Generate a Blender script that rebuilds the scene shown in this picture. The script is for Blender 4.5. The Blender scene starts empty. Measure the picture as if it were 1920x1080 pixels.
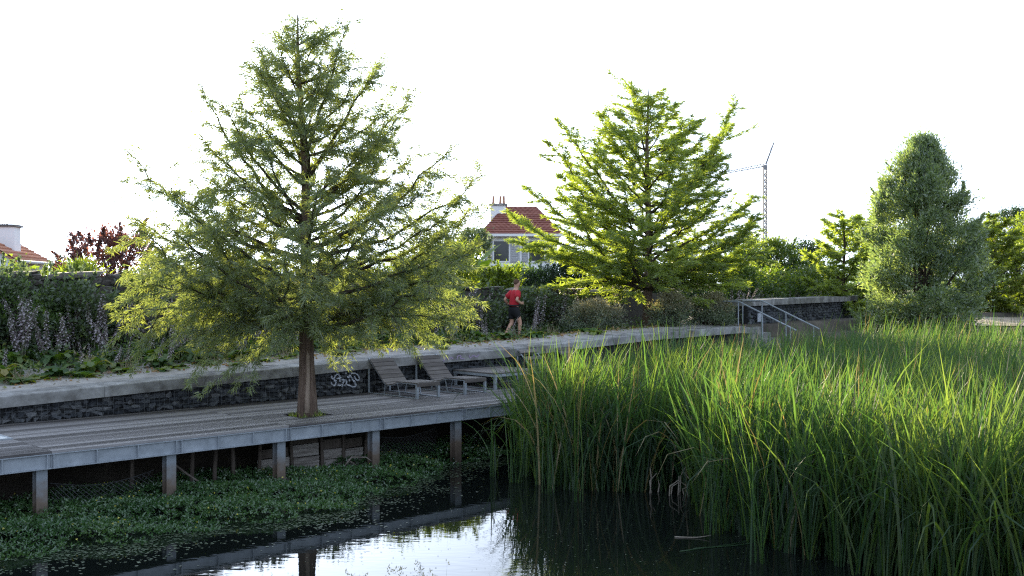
import bpy, bmesh, math, random
import numpy as np
from mathutils import Vector, Matrix

SC = bpy.context.scene
COL = SC.collection
RNG = np.random.default_rng(7)
random.seed(7)
R = math.radians

# ------------------------------------------------------------------ camera, sky, sun, exposure
F = 2000.0          # focal length in photo pixels (1920 wide)
HZ = 528.0          # horizon row
CZ = 3.6            # camera height over the water
cam = bpy.data.cameras.new('camera')
cam.sensor_width = 36.0
cam.lens = F / 1920 * 36
cam.shift_y = -(540 - HZ) / 1920
cam.clip_start = 0.1
cam.clip_end = 3000
camo = bpy.data.objects.new('camera', cam)
camo.location = (0, 0, CZ)
camo.rotation_euler = (math.pi / 2, 0, 0)
COL.objects.link(camo)
SC.camera = camo

SUN_AZ, SUN_EL = -16.2, 9.5
world = bpy.data.worlds.new('World')
SC.world = world
world.use_nodes = True
wn = world.node_tree
sky = wn.nodes.new('ShaderNodeTexSky')
sky.sky_type = 'NISHITA'
sky.sun_disc = False
sky.sun_elevation = R(SUN_EL)
sky.sun_rotation = R(SUN_AZ)
sky.dust_density = 2.0
sky.ozone_density = 2.0
hs = wn.nodes.new('ShaderNodeHueSaturation')
hs.inputs['Saturation'].default_value = 0.22
mulc = wn.nodes.new('ShaderNodeMix')
mulc.data_type = 'RGBA'
mulc.blend_type = 'MULTIPLY'
mulc.inputs[0].default_value = 1.0
mulc.inputs[7].default_value = (1.19, 1.4, 1.76, 1)
wn.links.new(sky.outputs[0], hs.inputs['Color'])
gm = wn.nodes.new('ShaderNodeGamma')
gm.inputs[1].default_value = 0.55      # milky, evenly veiled sky
wn.links.new(hs.outputs[0], gm.inputs[0])
wn.links.new(gm.outputs[0], mulc.inputs[6])
wn.links.new(mulc.outputs[2], wn.nodes['Background'].inputs[0])
wn.nodes['Background'].inputs[1].default_value = 0.15

sl = bpy.data.lights.new('sun', 'SUN')
sl.energy = 5.0
sl.angle = R(0.6)
sl.color = (1.0, 0.86, 0.62)
slo = bpy.data.objects.new('sun', sl)
sunv = Vector((math.sin(R(SUN_AZ)) * math.cos(R(SUN_EL)), math.cos(R(SUN_AZ)) * math.cos(R(SUN_EL)), math.sin(R(SUN_EL))))
slo.rotation_euler = sunv.to_track_quat('Z', 'Y').to_euler()
slo.location = (0, 0, 30)
COL.objects.link(slo)

vs = SC.view_settings
vs.view_transform = 'Standard'
vs.look = 'None'
vs.gamma = 1
vs.exposure = 1.95
SC.cycles.max_bounces = 7
SC.cycles.diffuse_bounces = 5
SC.cycles.glossy_bounces = 3
SC.cycles.transmission_bounces = 4
SC.cycles.transparent_max_bounces = 6
SC.cycles.use_denoising = False
SC.cycles.filter_width = 1.25
SC.cycles.use_adaptive_sampling = False
SC.cycles.sample_clamp_indirect = 6

# ------------------------------------------------------------------ frames of reference
# the promenade (deck, gabion wall, path) runs along u; v points from the pond to the old wall
ANG = R(43.5)
O = np.array([-3.75, 18.46])
U = np.array([math.cos(ANG), math.sin(ANG)])
V = np.array([-math.sin(ANG), math.cos(ANG)])
ROTZ = ANG
DECK = 1.12
WALLV = 3.55

def W(s, v, z=0.0):
    p = O + s * U + v * V
    return Vector((p[0], p[1], z))

def P(x, y, Y):
    return Vector(((x - 960) / F * Y, Y, CZ - (y - HZ) / F * Y))

def loc(X, Y):
    d = np.array([X, Y]) - O
    return float(d @ U), float(d @ V)

CAPS = [-14, -3.69, 0.8, 4.1, 8.4, 11.3, 14.0, 18.6, 40]
CAPH = [1.40, 1.61, 1.765, 1.86, 1.905, 2.01, 2.12, 2.18, 2.2]
def capz(s):
    return float(np.interp(s, CAPS, CAPH))

# ------------------------------------------------------------------ object helpers
def tag(o, label=None, cat=None, group=None, kind=None):
    if label: o['label'] = label
    if cat: o['category'] = cat
    if group: o['group'] = group
    if kind: o['kind'] = kind
    return o

def empty(name, location=(0, 0, 0), rz=0.0, **k):
    o = bpy.data.objects.new(name, None)
    o.empty_display_size = 0.1
    o.location = location
    o.rotation_euler = (0, 0, rz)
    COL.objects.link(o)
    return tag(o, **k)

def link(name, me, parent=None, location=None, rot=None, scale=None):
    o = bpy.data.objects.new(name, me)
    COL.objects.link(o)
    if parent is not None: o.parent = parent
    if location is not None: o.location = location
    if rot is not None: o.rotation_euler = rot
    if scale is not None: o.scale = scale
    return o

class MB:
    """collects shapes for one mesh"""
    def __init__(self):
        self.v = []; self.f = []; self.mi = []; self.cur = 0
    def add(self, vs, fs):
        b = len(self.v)
        self.v.extend([tuple(p) for p in vs])
        for f in fs:
            self.f.append(tuple(b + i for i in f)); self.mi.append(self.cur)
    def box(self, a, b, M=None):
        x0, y0, z0 = a; x1, y1, z1 = b
        vs = [Vector(p) for p in ((x0,y0,z0),(x1,y0,z0),(x1,y1,z0),(x0,y1,z0),(x0,y0,z1),(x1,y0,z1),(x1,y1,z1),(x0,y1,z1))]
        if M is not None: vs = [M @ p for p in vs]
        self.add(vs, [(3,2,1,0),(4,5,6,7),(0,1,5,4),(1,2,6,5),(2,3,7,6),(3,0,4,7)])
    def bar(self, p, q, w, h, up=(0, 0, 1)):
        p = Vector(p); q = Vector(q); d = (q - p); L = d.length; d.normalize()
        up = Vector(up)
        if abs(d.dot(up)) > .98: up = Vector((1, 0, 0))
        sd = d.cross(up).normalized(); u2 = sd.cross(d).normalized()
        c = [sd * (w/2*a) + u2 * (h/2*b) for a, b in ((-1,-1),(1,-1),(1,1),(-1,1))]
        self.add([p + k for k in c] + [q + k for k in c], [(3,2,1,0),(4,5,6,7),(0,1,5,4),(1,2,6,5),(2,3,7,6),(3,0,4,7)])
    def tube(self, pts, rad, n=6, cap=True):
        pts = [Vector(p) for p in pts]
        if not hasattr(rad, '__len__'): rad = [rad] * len(pts)
        vs = []; m = len(pts); ref = None
        for i, p in enumerate(pts):
            t = (pts[min(i+1, m-1)] - pts[max(i-1, 0)])
            if t.length < 1e-9: t = Vector((0, 0, 1))
            t.normalize()
            if ref is None:
                ref = Vector((1, 0, 0)) if abs(t.x) < .8 else Vector((0, 1, 0))
            a = (ref - t * ref.dot(t)).normalized(); ref = a
            b = t.cross(a)
            for k in range(n):
                an = 2 * math.pi * k / n
                vs.append(p + (a * math.cos(an) + b * math.sin(an)) * rad[i])
        fs = []
        for i in range(m - 1):
            for k in range(n):
                k2 = (k + 1) % n
                fs.append((i*n+k, i*n+k2, (i+1)*n+k2, (i+1)*n+k))
        if cap:
            fs.append(tuple(range(n-1, -1, -1))); fs.append(tuple((m-1)*n + k for k in range(n)))
        self.add(vs, fs)
    def lathe(self, prof, n=12, c=(0, 0, 0)):
        vs = []
        for r, z in prof:
            for k in range(n):
                a = 2*math.pi*k/n
                vs.append((c[0]+r*math.cos(a), c[1]+r*math.sin(a), c[2]+z))
        fs = [(i*n+k, i*n+(k+1)%n, (i+1)*n+(k+1)%n, (i+1)*n+k) for i in range(len(prof)-1) for k in range(n)]
        fs.append(tuple((len(prof)-1)*n + k for k in range(n)))
        self.add(vs, fs)
    def mesh(self, name, mats, smooth=False):
        me = bpy.data.meshes.new(name)
        me.from_pydata(self.v, [], self.f)
        if not isinstance(mats, (list, tuple)): mats = [mats]
        for m in mats: me.materials.append(m)
        if len(mats) > 1: me.polygons.foreach_set('material_index', self.mi)
        if smooth: me.polygons.foreach_set('use_smooth', [True] * len(self.f))
        me.update()
        return me
    def build(self, name, mats, parent=None, smooth=False, **k):
        return link(name, self.mesh(name, mats, smooth), parent, **k)

def quads_mesh(name, verts, nper, mats, mi=None, smooth=False):
    """verts (N, nper, 3): N separate polygons of nper corners"""
    N = verts.shape[0]
    me = bpy.data.meshes.new(name)
    me.vertices.add(N * nper)
    me.vertices.foreach_set('co', np.ascontiguousarray(verts, dtype=np.float32).ravel())
    me.loops.add(N * nper)
    me.loops.foreach_set('vertex_index', np.arange(N * nper, dtype=np.int32))
    me.polygons.add(N)
    me.polygons.foreach_set('loop_start', np.arange(0, N * nper, nper, dtype=np.int32))
    if not isinstance(mats, (list, tuple)): mats = [mats]
    for m in mats: me.materials.append(m)
    if mi is not None: me.polygons.foreach_set('material_index', np.asarray(mi, dtype=np.int32))
    me.update(calc_edges=True)
    return me

def strips_mesh(name, verts, mats, mi=None):
    """verts (N, k, 2, 3): N ribbons of k rungs"""
    N, k = verts.shape[:2]
    me = bpy.data.meshes.new(name)
    me.vertices.add(N * k * 2)
    me.vertices.foreach_set('co', np.ascontiguousarray(verts, dtype=np.float32).ravel())
    base = (np.arange(N) * k * 2)[:, None, None]
    j = np.arange(k - 1)[None, :, None] * 2
    q = np.array([0, 1, 3, 2])[None, None, :]
    idx = (base + j + q).reshape(-1).astype(np.int32)
    me.loops.add(len(idx))
    me.loops.foreach_set('vertex_index', idx)
    me.polygons.add(len(idx) // 4)
    me.polygons.foreach_set('loop_start', np.arange(0, len(idx), 4, dtype=np.int32))
    if not isinstance(mats, (list, tuple)): mats = [mats]
    for m in mats: me.materials.append(m)
    if mi is not None: me.polygons.foreach_set('material_index', np.repeat(np.asarray(mi, dtype=np.int32), k - 1))
    me.polygons.foreach_set('use_smooth', np.ones(len(idx) // 4, dtype=bool))
    me.update(calc_edges=True)
    return me

def unit(a):
    return a / np.maximum(np.linalg.norm(a, axis=-1, keepdims=True), 1e-9)

def leaf_tris(pos, dirs, length, width, rng=RNG):
    n = len(pos); d = unit(dirs)
    side = unit(np.cross(d, rng.normal(size=(n, 3))))
    L = np.asarray(length).reshape(-1, 1) * np.ones((n, 1)); Wd = np.asarray(width).reshape(-1, 1) * np.ones((n, 1))
    b = pos + d * L * .15
    return np.stack([b + side * Wd * .5, pos + d * L, b - side * Wd * .5], axis=1)

def leaf_quads(pos, dirs, length, width, rng=RNG, bend=0.0):
    """rhombic leaves from pos along dirs"""
    n = len(pos)
    d = unit(dirs)
    r = rng.normal(size=(n, 3))
    side = unit(np.cross(d, r))
    L = np.asarray(length).reshape(-1, 1) * np.ones((n, 1)); Wd = np.asarray(width).reshape(-1, 1) * np.ones((n, 1))
    mid = pos + d * L * 0.45
    nrm = np.cross(d, side)
    tip = pos + d * L - nrm * L * bend
    return np.stack([pos, mid + side * Wd * .5, tip, mid - side * Wd * .5], axis=1)

# ------------------------------------------------------------------ materials
def new_mat(name):
    m = bpy.data.materials.new(name)
    m.use_nodes = True
    nt = m.node_tree
    for n in list(nt.nodes): nt.nodes.remove(n)
    out = nt.nodes.new('ShaderNodeOutputMaterial')
    return m, nt, out

def node(nt, typ, **kw):
    n = nt.nodes.new(typ)
    for k, v in kw.items(): setattr(n, k, v)
    return n

def ramp(nt, fac, stops):
    r = nt.nodes.new('ShaderNodeValToRGB')
    els = r.color_ramp.elements
    while len(els) < len(stops): els.new(0.5)
    for e, (p, c) in zip(els, stops):
        e.position = p; e.color = (c[0], c[1], c[2], 1)
    nt.links.new(fac, r.inputs[0])
    return r.outputs[0]

def surf(name, stops, scale=8.0, rough=0.8, bump=0.3, stretch=(1, 1, 1), detail=6.0, metal=0.0, spec=0.3, objrand=0.0, bscale=None, bdist=0.01, coords='Object'):
    m, nt, out = new_mat(name)
    b = node(nt, 'ShaderNodeBsdfPrincipled')
    tc = node(nt, 'ShaderNodeTexCoord')
    mp = node(nt, 'ShaderNodeMapping')
    mp.inputs['Scale'].default_value = stretch
    oi = node(nt, 'ShaderNodeObjectInfo')
    ad = node(nt, 'ShaderNodeVectorMath', operation='ADD')
    mu = node(nt, 'ShaderNodeVectorMath', operation='SCALE')
    cmb = node(nt, 'ShaderNodeCombineXYZ')
    for i in range(3): nt.links.new(oi.outputs['Random'], cmb.inputs[i])
    nt.links.new(cmb.outputs[0], mu.inputs[0]); mu.inputs['Scale'].default_value = 37.0
    nt.links.new(tc.outputs[coords], ad.inputs[0]); nt.links.new(mu.outputs[0], ad.inputs[1])
    nt.links.new(ad.outputs[0], mp.inputs[0])
    nz = node(nt, 'ShaderNodeTexNoise')
    nz.inputs['Scale'].default_value = scale; nz.inputs['Detail'].default_value = detail
    nz.inputs['Roughness'].default_value = 0.65
    nt.links.new(mp.outputs[0], nz.inputs[0])
    fac = nz.outputs[0]
    if objrand:
        mr = node(nt, 'ShaderNodeMath', operation='MULTIPLY_ADD')
        nt.links.new(oi.outputs['Random'], mr.inputs[0]); mr.inputs[1].default_value = objrand
        sub = node(nt, 'ShaderNodeMath', operation='SUBTRACT')
        nt.links.new(fac, sub.inputs[0]); sub.inputs[1].default_value = objrand * .5
        nt.links.new(sub.outputs[0], mr.inputs[2])
        fac = mr.outputs[0]
    col = ramp(nt, fac, stops)
    nt.links.new(col, b.inputs['Base Color'])
    b.inputs['Roughness'].default_value = rough
    b.inputs['Metallic'].default_value = metal
    b.inputs['Specular IOR Level'].default_value = spec
    if bump:
        n2 = node(nt, 'ShaderNodeTexNoise')
        n2.inputs['Scale'].default_value = bscale or scale * 3; n2.inputs['Detail'].default_value = 6
        nt.links.new(mp.outputs[0], n2.inputs[0])
        bp = node(nt, 'ShaderNodeBump')
        bp.inputs['Strength'].default_value = bump; bp.inputs['Distance'].default_value = bdist
        nt.links.new(n2.outputs[0], bp.inputs['Height'])
        nt.links.new(bp.outputs[0], b.inputs['Normal'])
    nt.links.new(b.outputs[0], out.inputs[0])
    return m

def leafm(name, c1, c2, c3, trans=0.5, tcol=(1.5, 1.6, 0.5), rough=0.5, gloss=0.06, nscale=0.6):
    """leaves: diffuse and see-through light, colour differs leaf by leaf and clump by clump"""
    m, nt, out = new_mat(name)
    geo = node(nt, 'ShaderNodeNewGeometry')
    tc = node(nt, 'ShaderNodeTexCoord')
    nz = node(nt, 'ShaderNodeTexNoise')
    nz.inputs['Scale'].default_value = nscale; nz.inputs['Detail'].default_value = 2
    nt.links.new(tc.outputs['Object'], nz.inputs[0])
    mx = node(nt, 'ShaderNodeMath', operation='MULTIPLY_ADD')
    nt.links.new(geo.outputs['Random Per Island'], mx.inputs[0]); mx.inputs[1].default_value = .55
    m2 = node(nt, 'ShaderNodeMath', operation='MULTIPLY_ADD')
    nt.links.new(nz.outputs[0], m2.inputs[0]); m2.inputs[1].default_value = 0.9; m2.inputs[2].default_value = -.22
    nt.links.new(m2.outputs[0], mx.inputs[2])
    col = ramp(nt, mx.outputs[0], [(0.05, c1), (0.5, c2), (0.95, c3)])
    df = node(nt, 'ShaderNodeBsdfDiffuse')
    nt.links.new(col, df.inputs[0])
    tr = node(nt, 'ShaderNodeBsdfTranslucent')
    tm = node(nt, 'ShaderNodeMix', data_type='RGBA', blend_type='MULTIPLY')
    tm.inputs[0].default_value = 1; tm.inputs[7].default_value = (*tcol, 1)
    nt.links.new(col, tm.inputs[6]); nt.links.new(tm.outputs[2], tr.inputs[0])
    ms = node(nt, 'ShaderNodeMixShader'); ms.inputs[0].default_value = trans
    nt.links.new(df.outputs[0], ms.inputs[1]); nt.links.new(tr.outputs[0], ms.inputs[2])
    gl = node(nt, 'ShaderNodeBsdfGlossy'); gl.inputs['Roughness'].default_value = rough
    gl.inputs[0].default_value = (1, 1, 1, 1)
    m3 = node(nt, 'ShaderNodeMixShader'); m3.inputs[0].default_value = gloss
    nt.links.new(ms.outputs[0], m3.inputs[1]); nt.links.new(gl.outputs[0], m3.inputs[2])
    nt.links.new(m3.outputs[0], out.inputs[0])
    return m

M = {}
M['plank'] = surf('weathered_deck_wood', [(.25, (.05, .045, .043)), (.5, (.13, .12, .118)), (.75, (.27, .255, .25))], scale=5, stretch=(.35, 9, 9), rough=.75, bump=.35, objrand=.5, bdist=.005, spec=.3)
M['slat'] = surf('weathered_lounger_wood', [(.2, (.05, .042, .036)), (.5, (.115, .10, .09)), (.8, (.21, .19, .175))], scale=5, stretch=(.5, 8, 8), rough=.75, bump=.4, objrand=.3, bdist=.004)
M['steel'] = surf('galvanised_steel', [(.3, (.25, .275, .30)), (.55, (.32, .35, .38)), (.8, (.39, .42, .45))], scale=5, rough=.5, bump=.1, metal=.25, spec=.4, detail=3)
M['concrete'] = surf('weathered_concrete', [(.3, (.07, .064, .058)), (.5, (.22, .215, .205)), (.70, (.37, .365, .355))], scale=2.6, rough=.9, bump=.35, objrand=.1)
M['rock'] = surf('gabion_rock', [(.3, (.028, .031, .036)), (.55, (.068, .074, .082)), (.85, (.19, .19, .19))], scale=6, rough=.85, bump=.5, objrand=.55)
M['backing'] = surf('gabion_core', [(.3, (.012, .012, .013)), (.7, (.03, .03, .03))], scale=8, bump=.6)
M['wire'] = surf('cage_wire', [(.3, (.10, .105, .11)), (.7, (.18, .185, .19))], rough=.5, metal=.5, bump=0)
M['oldstone'] = surf('old_wall_stone', [(.25, (.05, .045, .04)), (.5, (.12, .105, .095)), (.8, (.24, .22, .20))], scale=5, rough=.9, bump=.6, objrand=.4)
M['mortar'] = surf('old_wall_mortar', [(.3, (.05, .045, .04)), (.7, (.10, .09, .08))], scale=8, bump=.6)
M['bark'] = surf('cypress_bark', [(.25, (.05, .034, .026)), (.5, (.14, .095, .072)), (.8, (.26, .19, .15))], scale=7, stretch=(3.2, 3.2, .35), rough=.95, bump=.9, bdist=.03)
M['barkdark'] = surf('dark_bark', [(.25, (.025, .018, .014)), (.5, (.055, .04, .03)), (.8, (.10, .078, .06))], scale=9, stretch=(2, 2, .5), rough=.95, bump=.6)
M['scar'] = surf('bare_wood_scar', [(.25, (.22, .16, .12)), (.7, (.36, .28, .22))], scale=8, stretch=(3, 3, .4), rough=.9, bump=.4)
M['soil'] = surf('soil', [(.25, (.03, .025, .02)), (.5, (.07, .058, .045)), (.8, (.13, .11, .085))], scale=1.3, rough=1, bump=.7, coords='Object', bscale=14, bdist=.03)
M['path'] = surf('dusty_path', [(.25, (.20, .18, .16)), (.5, (.33, .31, .285)), (.8, (.44, .42, .395))], scale=2.0, rough=1, bump=.5, bscale=40)
M['dry'] = surf('dry_earth', [(.25, (.22, .17, .12)), (.5, (.36, .29, .215)), (.8, (.46, .385, .30))], scale=.9, rough=1, bump=.5, bscale=20)
M['timber'] = surf('old_timber_board', [(.25, (.09, .075, .065)), (.5, (.28, .25, .225)), (.8, (.44, .41, .375))], scale=4, stretch=(.5, 6, 6), rough=.9, bump=.6, objrand=.25)
M['timberpost'] = surf('old_timber_post', [(.25, (.05, .038, .03)), (.7, (.14, .115, .095))], scale=6, stretch=(5, 5, .5), rough=.95, bump=.6)
M['paint'] = surf('white_spray_paint', [(.35, (.16, .17, .19)), (.65, (.58, .60, .66))], scale=14, rough=.7, bump=.1)
M['purple'] = surf('faded_purple_paint', [(.3, (.26, .20, .30)), (.7, (.36, .28, .40))], scale=14, rough=.8, bump=.1)
M['render'] = surf('white_render', [(.25, (.74, .75, .76)), (.7, (.86, .865, .875))], scale=1.5, rough=.9, bump=.15, bscale=30)
M['rooftile'] = surf('red_roof_tile', [(.25, (.15, .05, .038)), (.5, (.24, .085, .06)), (.8, (.32, .14, .10))], scale=4, rough=.85, bump=.3, objrand=.25)
M['rooftile2'] = surf('orange_roof_tile', [(.25, (.30, .12, .07)), (.5, (.42, .19, .115)), (.8, (.52, .27, .18))], scale=4, rough=.85, bump=.3, objrand=.25)
M['pot'] = surf('terracotta_pot', [(.3, (.42, .20, .12)), (.7, (.52, .28, .18))], bump=.1)
M['shutter'] = surf('grey_shutter', [(.3, (.34, .34, .35)), (.7, (.46, .46, .47))], bump=.1)
M['glassdark'] = surf('window_glass', [(.3, (.02, .025, .03)), (.7, (.04, .045, .05))], rough=.08, bump=0, spec=.6)
M['whitetrim'] = surf('white_trim', [(.3, (.72, .72, .73)), (.7, (.82, .82, .82))], bump=.05)
M['cranepaint'] = surf('crane_mast_paint', [(.3, (.22, .22, .23)), (.7, (.32, .32, .33))], scale=.4, bump=0)
M['cranered'] = surf('crane_red_paint', [(.3, (.40, .20, .18)), (.7, (.50, .27, .24))], scale=.6, bump=0)
M['plate'] = surf('pale_hatch_plate', [(.3, (.62, .64, .64)), (.7, (.76, .78, .77))], rough=.35, bump=.05)
M['sign'] = surf('grey_sign_panel', [(.3, (.34, .36, .40)), (.7, (.46, .48, .52))], rough=.5, bump=.05)
M['deadstem'] = surf('dead_reed', [(.3, (.18, .15, .115)), (.7, (.34, .30, .25))], scale=5, bump=.1)
M['twig'] = surf('dead_twig', [(.3, (.10, .08, .065)), (.7, (.24, .205, .175))], scale=5, bump=.2)

# rusting steel columns: brown tide mark towards the water
def rust_steel():
    m, nt, out = new_mat('rusting_column_steel')
    b = node(nt, 'ShaderNodeBsdfPrincipled')
    tc = node(nt, 'ShaderNodeTexCoord'); sp = node(nt, 'ShaderNodeSeparateXYZ')
    nt.links.new(tc.outputs['Object'], sp.inputs[0])
    nz = node(nt, 'ShaderNodeTexNoise'); nz.inputs['Scale'].default_value = 7; nz.inputs['Detail'].default_value = 5
    nt.links.new(tc.outputs['Object'], nz.inputs[0])
    ma = node(nt, 'ShaderNodeMath', operation='MULTIPLY_ADD')
    nt.links.new(nz.outputs[0], ma.inputs[0]); ma.inputs[1].default_value = .5
    ad = node(nt, 'ShaderNodeMath', operation='ADD'); ad.inputs[1].default_value = 1.03
    nt.links.new(sp.outputs[2], ad.inputs[0]); nt.links.new(ad.outputs[0], ma.inputs[2])
    col = ramp(nt, ma.outputs[0], [(.15, (.06, .045, .035)), (.55, (.16, .12, .09)), (.9, (.24, .265, .29))])
    nt.links.new(col, b.inputs['Base Color'])
    b.inputs['Roughness'].default_value = .6; b.inputs['Metallic'].default_value = .15
    nt.links.new(b.outputs[0], out.inputs[0])
    return m
M['rust'] = rust_steel()

def water_mat():
    m, nt, out = new_mat('dark_pond_water')
    b = node(nt, 'ShaderNodeBsdfPrincipled')
    b.inputs['Base Color'].default_value = (.006, .008, .007, 1)
    b.inputs['Roughness'].default_value = .02
    b.inputs['IOR'].default_value = 1.36
    tc = node(nt, 'ShaderNodeTexCoord')
    mp = node(nt, 'ShaderNodeMapping'); mp.inputs['Scale'].default_value = (1.0, 2.2, 1)
    nt.links.new(tc.outputs['Object'], mp.inputs[0])
    n1 = node(nt, 'ShaderNodeTexNoise'); n1.inputs['Scale'].default_value = 3.2; n1.inputs['Detail'].default_value = 2
    n2 = node(nt, 'ShaderNodeTexNoise'); n2.inputs['Scale'].default_value = .35; n2.inputs['Detail'].default_value = 1
    nt.links.new(mp.outputs[0], n1.inputs[0]); nt.links.new(tc.outputs['Object'], n2.inputs[0])
    mul = node(nt, 'ShaderNodeMath', operation='MULTIPLY')
    nt.links.new(n1.outputs[0], mul.inputs[0]); nt.links.new(n2.outputs[0], mul.inputs[1])
    bp = node(nt, 'ShaderNodeBump'); bp.inputs['Strength'].default_value = .35; bp.inputs['Distance'].default_value = .006
    nt.links.new(mul.outputs[0], bp.inputs['Height']); nt.links.new(bp.outputs[0], b.inputs['Normal'])
    nt.links.new(b.outputs[0], out.inputs[0])
    return m
M['water'] = water_mat()

M['cyp1'] = leafm('cypress_leaf', (.088, .132, .074), (.135, .182, .09), (.195, .235, .095), trans=.54, tcol=(2.4, 2.15, .75))
M['cyp2'] = leafm('bright_cypress_leaf', (.11, .165, .05), (.165, .235, .062), (.23, .295, .08), trans=.56, tcol=(2.4, 2.15, .6))
M['reed'] = leafm('reed_leaf', (.014, .042, .022), (.028, .068, .028), (.075, .115, .036), trans=.46, tcol=(3.5, 3.05, .95), rough=.5, gloss=.025, nscale=.25)
M['reeddry'] = leafm('dry_reed_leaf', (.16, .13, .05), (.24, .19, .08), (.34, .28, .14), trans=.4, tcol=(1.3, 1.2, .7))
M['silver'] = leafm('silver_leaf', (.075, .125, .075), (.145, .20, .115), (.27, .32, .19), trans=.44, tcol=(2.0, 2.0, .65), gloss=.08, nscale=1.3)
M['green'] = leafm('mid_green_leaf', (.035, .075, .020), (.065, .12, .03), (.11, .17, .04), trans=.45, tcol=(2, 2, .6))
M['dark'] = leafm('dark_green_leaf', (.012, .03, .012), (.026, .055, .022), (.05, .085, .03), trans=.35, tcol=(1.6, 1.7, .6))
M['darkmid'] = leafm('creeper_leaf', (.03, .055, .025), (.06, .095, .042), (.11, .145, .06), trans=.4, tcol=(1.7, 1.7, .6))
M['yellow'] = leafm('yellow_green_leaf', (.08, .125, .018), (.14, .19, .025), (.21, .24, .035), trans=.5, tcol=(1.9, 1.9, .5))
M['plum'] = leafm('plum_leaf', (.07, .036, .034), (.12, .064, .055), (.18, .10, .08), trans=.48, tcol=(1.7, 1.15, .9))
M['tan'] = leafm('tan_flower_head', (.16, .15, .08), (.25, .235, .13), (.33, .30, .18), trans=.35, tcol=(1.4, 1.3, .8))
M['greygreen'] = leafm('grey_green_leaf', (.07, .10, .065), (.115, .15, .09), (.17, .20, .12), trans=.35, tcol=(1.5, 1.6, .8))
M['acleaf'] = leafm('acanthus_leaf', (.035, .08, .028), (.06, .12, .036), (.11, .165, .042), trans=.4, tcol=(1.9, 1.9, .5), rough=.5, gloss=.03)
M['acyellow'] = leafm('yellowing_acanthus_leaf', (.07, .14, .018), (.14, .19, .022), (.26, .22, .04), trans=.45, tcol=(1.8, 1.8, .5))
M['acstem'] = leafm('acanthus_stem', (.07, .085, .04), (.10, .105, .055), (.14, .13, .07), trans=.15)
M['acpetal'] = leafm('acanthus_petal', (.36, .32, .35), (.50, .45, .47), (.66, .61, .61), trans=.35, tcol=(1.1, 1.05, 1.05))
M['acbract'] = leafm('acanthus_bract', (.10, .08, .09), (.17, .13, .145), (.25, .19, .20), trans=.3, tcol=(1.2, 1, 1))
M['mat'] = leafm('water_primrose_leaf', (.028, .075, .026), (.055, .125, .042), (.10, .17, .055), trans=.3, tcol=(1.6, 1.7, .6), rough=.3, gloss=.06, nscale=1.2)
M['matfl'] = leafm('water_primrose_flower', (.40, .36, .04), (.55, .5, .05), (.65, .6, .08), trans=.3, tcol=(1, 1, .5))
M['pad'] = leafm('floating_leaf', (.05, .085, .05), (.10, .13, .08), (.17, .20, .14), trans=.1, tcol=(1, 1, 1), rough=.25, gloss=.14)
M['rust_leaf'] = leafm('rusty_leaf', (.16, .08, .03), (.26, .14, .045), (.34, .22, .06), trans=.4, tcol=(1.4, 1.2, .6))
M['banana'] = leafm('banana_leaf', (.07, .14, .03), (.14, .22, .035), (.26, .30, .05), trans=.5, tcol=(1.8, 1.8, .5))
M['drygrass'] = leafm('dry_grass', (.15, .12, .07), (.23, .19, .115), (.32, .27, .17), trans=.3, tcol=(1.2, 1.1, .8))

# ------------------------------------------------------------------ the setting: terrain, water, path
def sstep(a, b, x):
    t = np.clip((x - a) / (b - a), 0, 1)
    return t * t * (3 - 2 * t)

def low_h(s, v, X, Y):
    """ground on the pond side of the promenade"""
    h = -0.55
    h = max(h, -.55 + 1.35 * float(sstep(.7, 3.3, v)))
    h2 = -.55 + 2.4 * float(sstep(31.0, 35.0, Y + .15 * (X - 10)))
    if s < 20.2: h2 = min(h2, .85)
    h = max(h, h2)
    h = max(h, -.55 + 2.5 * float(sstep(22, 27, X - .35 * (Y - 20))))
    h = max(h, -.55 + 2.5 * (1 - float(sstep(2.5, 9.0, Y + .1 * abs(X)))))
    return h

def high_h(s, v, X, Y):
    a = capz(s) - .02
    return a + (1.86 - a) * float(sstep(5.2, 7.0, v))

def ground_h(X, Y):
    s, v = loc(X, Y)
    if v >= 3.9: return high_h(s, v, X, Y)
    lo = low_h(s, v, X, Y)
    if v > 3.6:
        return lo + (high_h(s, v, X, Y) - lo) * (v - 3.6) / .3
    return lo

def build_terrain():
    ss = np.concatenate([[-900, -300, -120, -60, -35], np.arange(-24, 46, 1.0), [55, 80, 140, 300, 900]])
    vv = np.concatenate([[-700, -200, -60, -30, -20], np.arange(-16, 3.2, .8), [3.3, 3.6, 3.9, 4.3, 5, 5.6, 6.2, 7, 8, 9.2, 11, 14, 18, 24, 34, 50, 90, 200, 500, 1200]])
    vs = []
    for v in vv:
        for s in ss:
            p = W(s, v)
            z = ground_h(p.x, p.y)
            if v > 4.2 or v < -14.5: z += .03 * math.sin(s * 1.7 + v) * math.cos(v * 1.3)
            vs.append((p.x, p.y, z))
    n = len(ss)
    fs = [(j*n+i, j*n+i+1, (j+1)*n+i+1, (j+1)*n+i) for j in range(len(vv)-1) for i in range(n-1)]
    mb = MB(); mb.add(vs, fs)
    o = mb.build('ground', M['soil'], smooth=True)
    tag(o, 'bare brown earth of the banks and the land behind the wall', 'ground', kind='structure')
build_terrain()

mb = MB()
mb.add([(-300, -60, 0), (300, -60, 0), (300, 120, 0), (-300, 120, 0)], [(0, 1, 2, 3)])
tag(mb.build('water', M['water']), 'still dark pond water reflecting the white sky', 'water', kind='structure')

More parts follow.
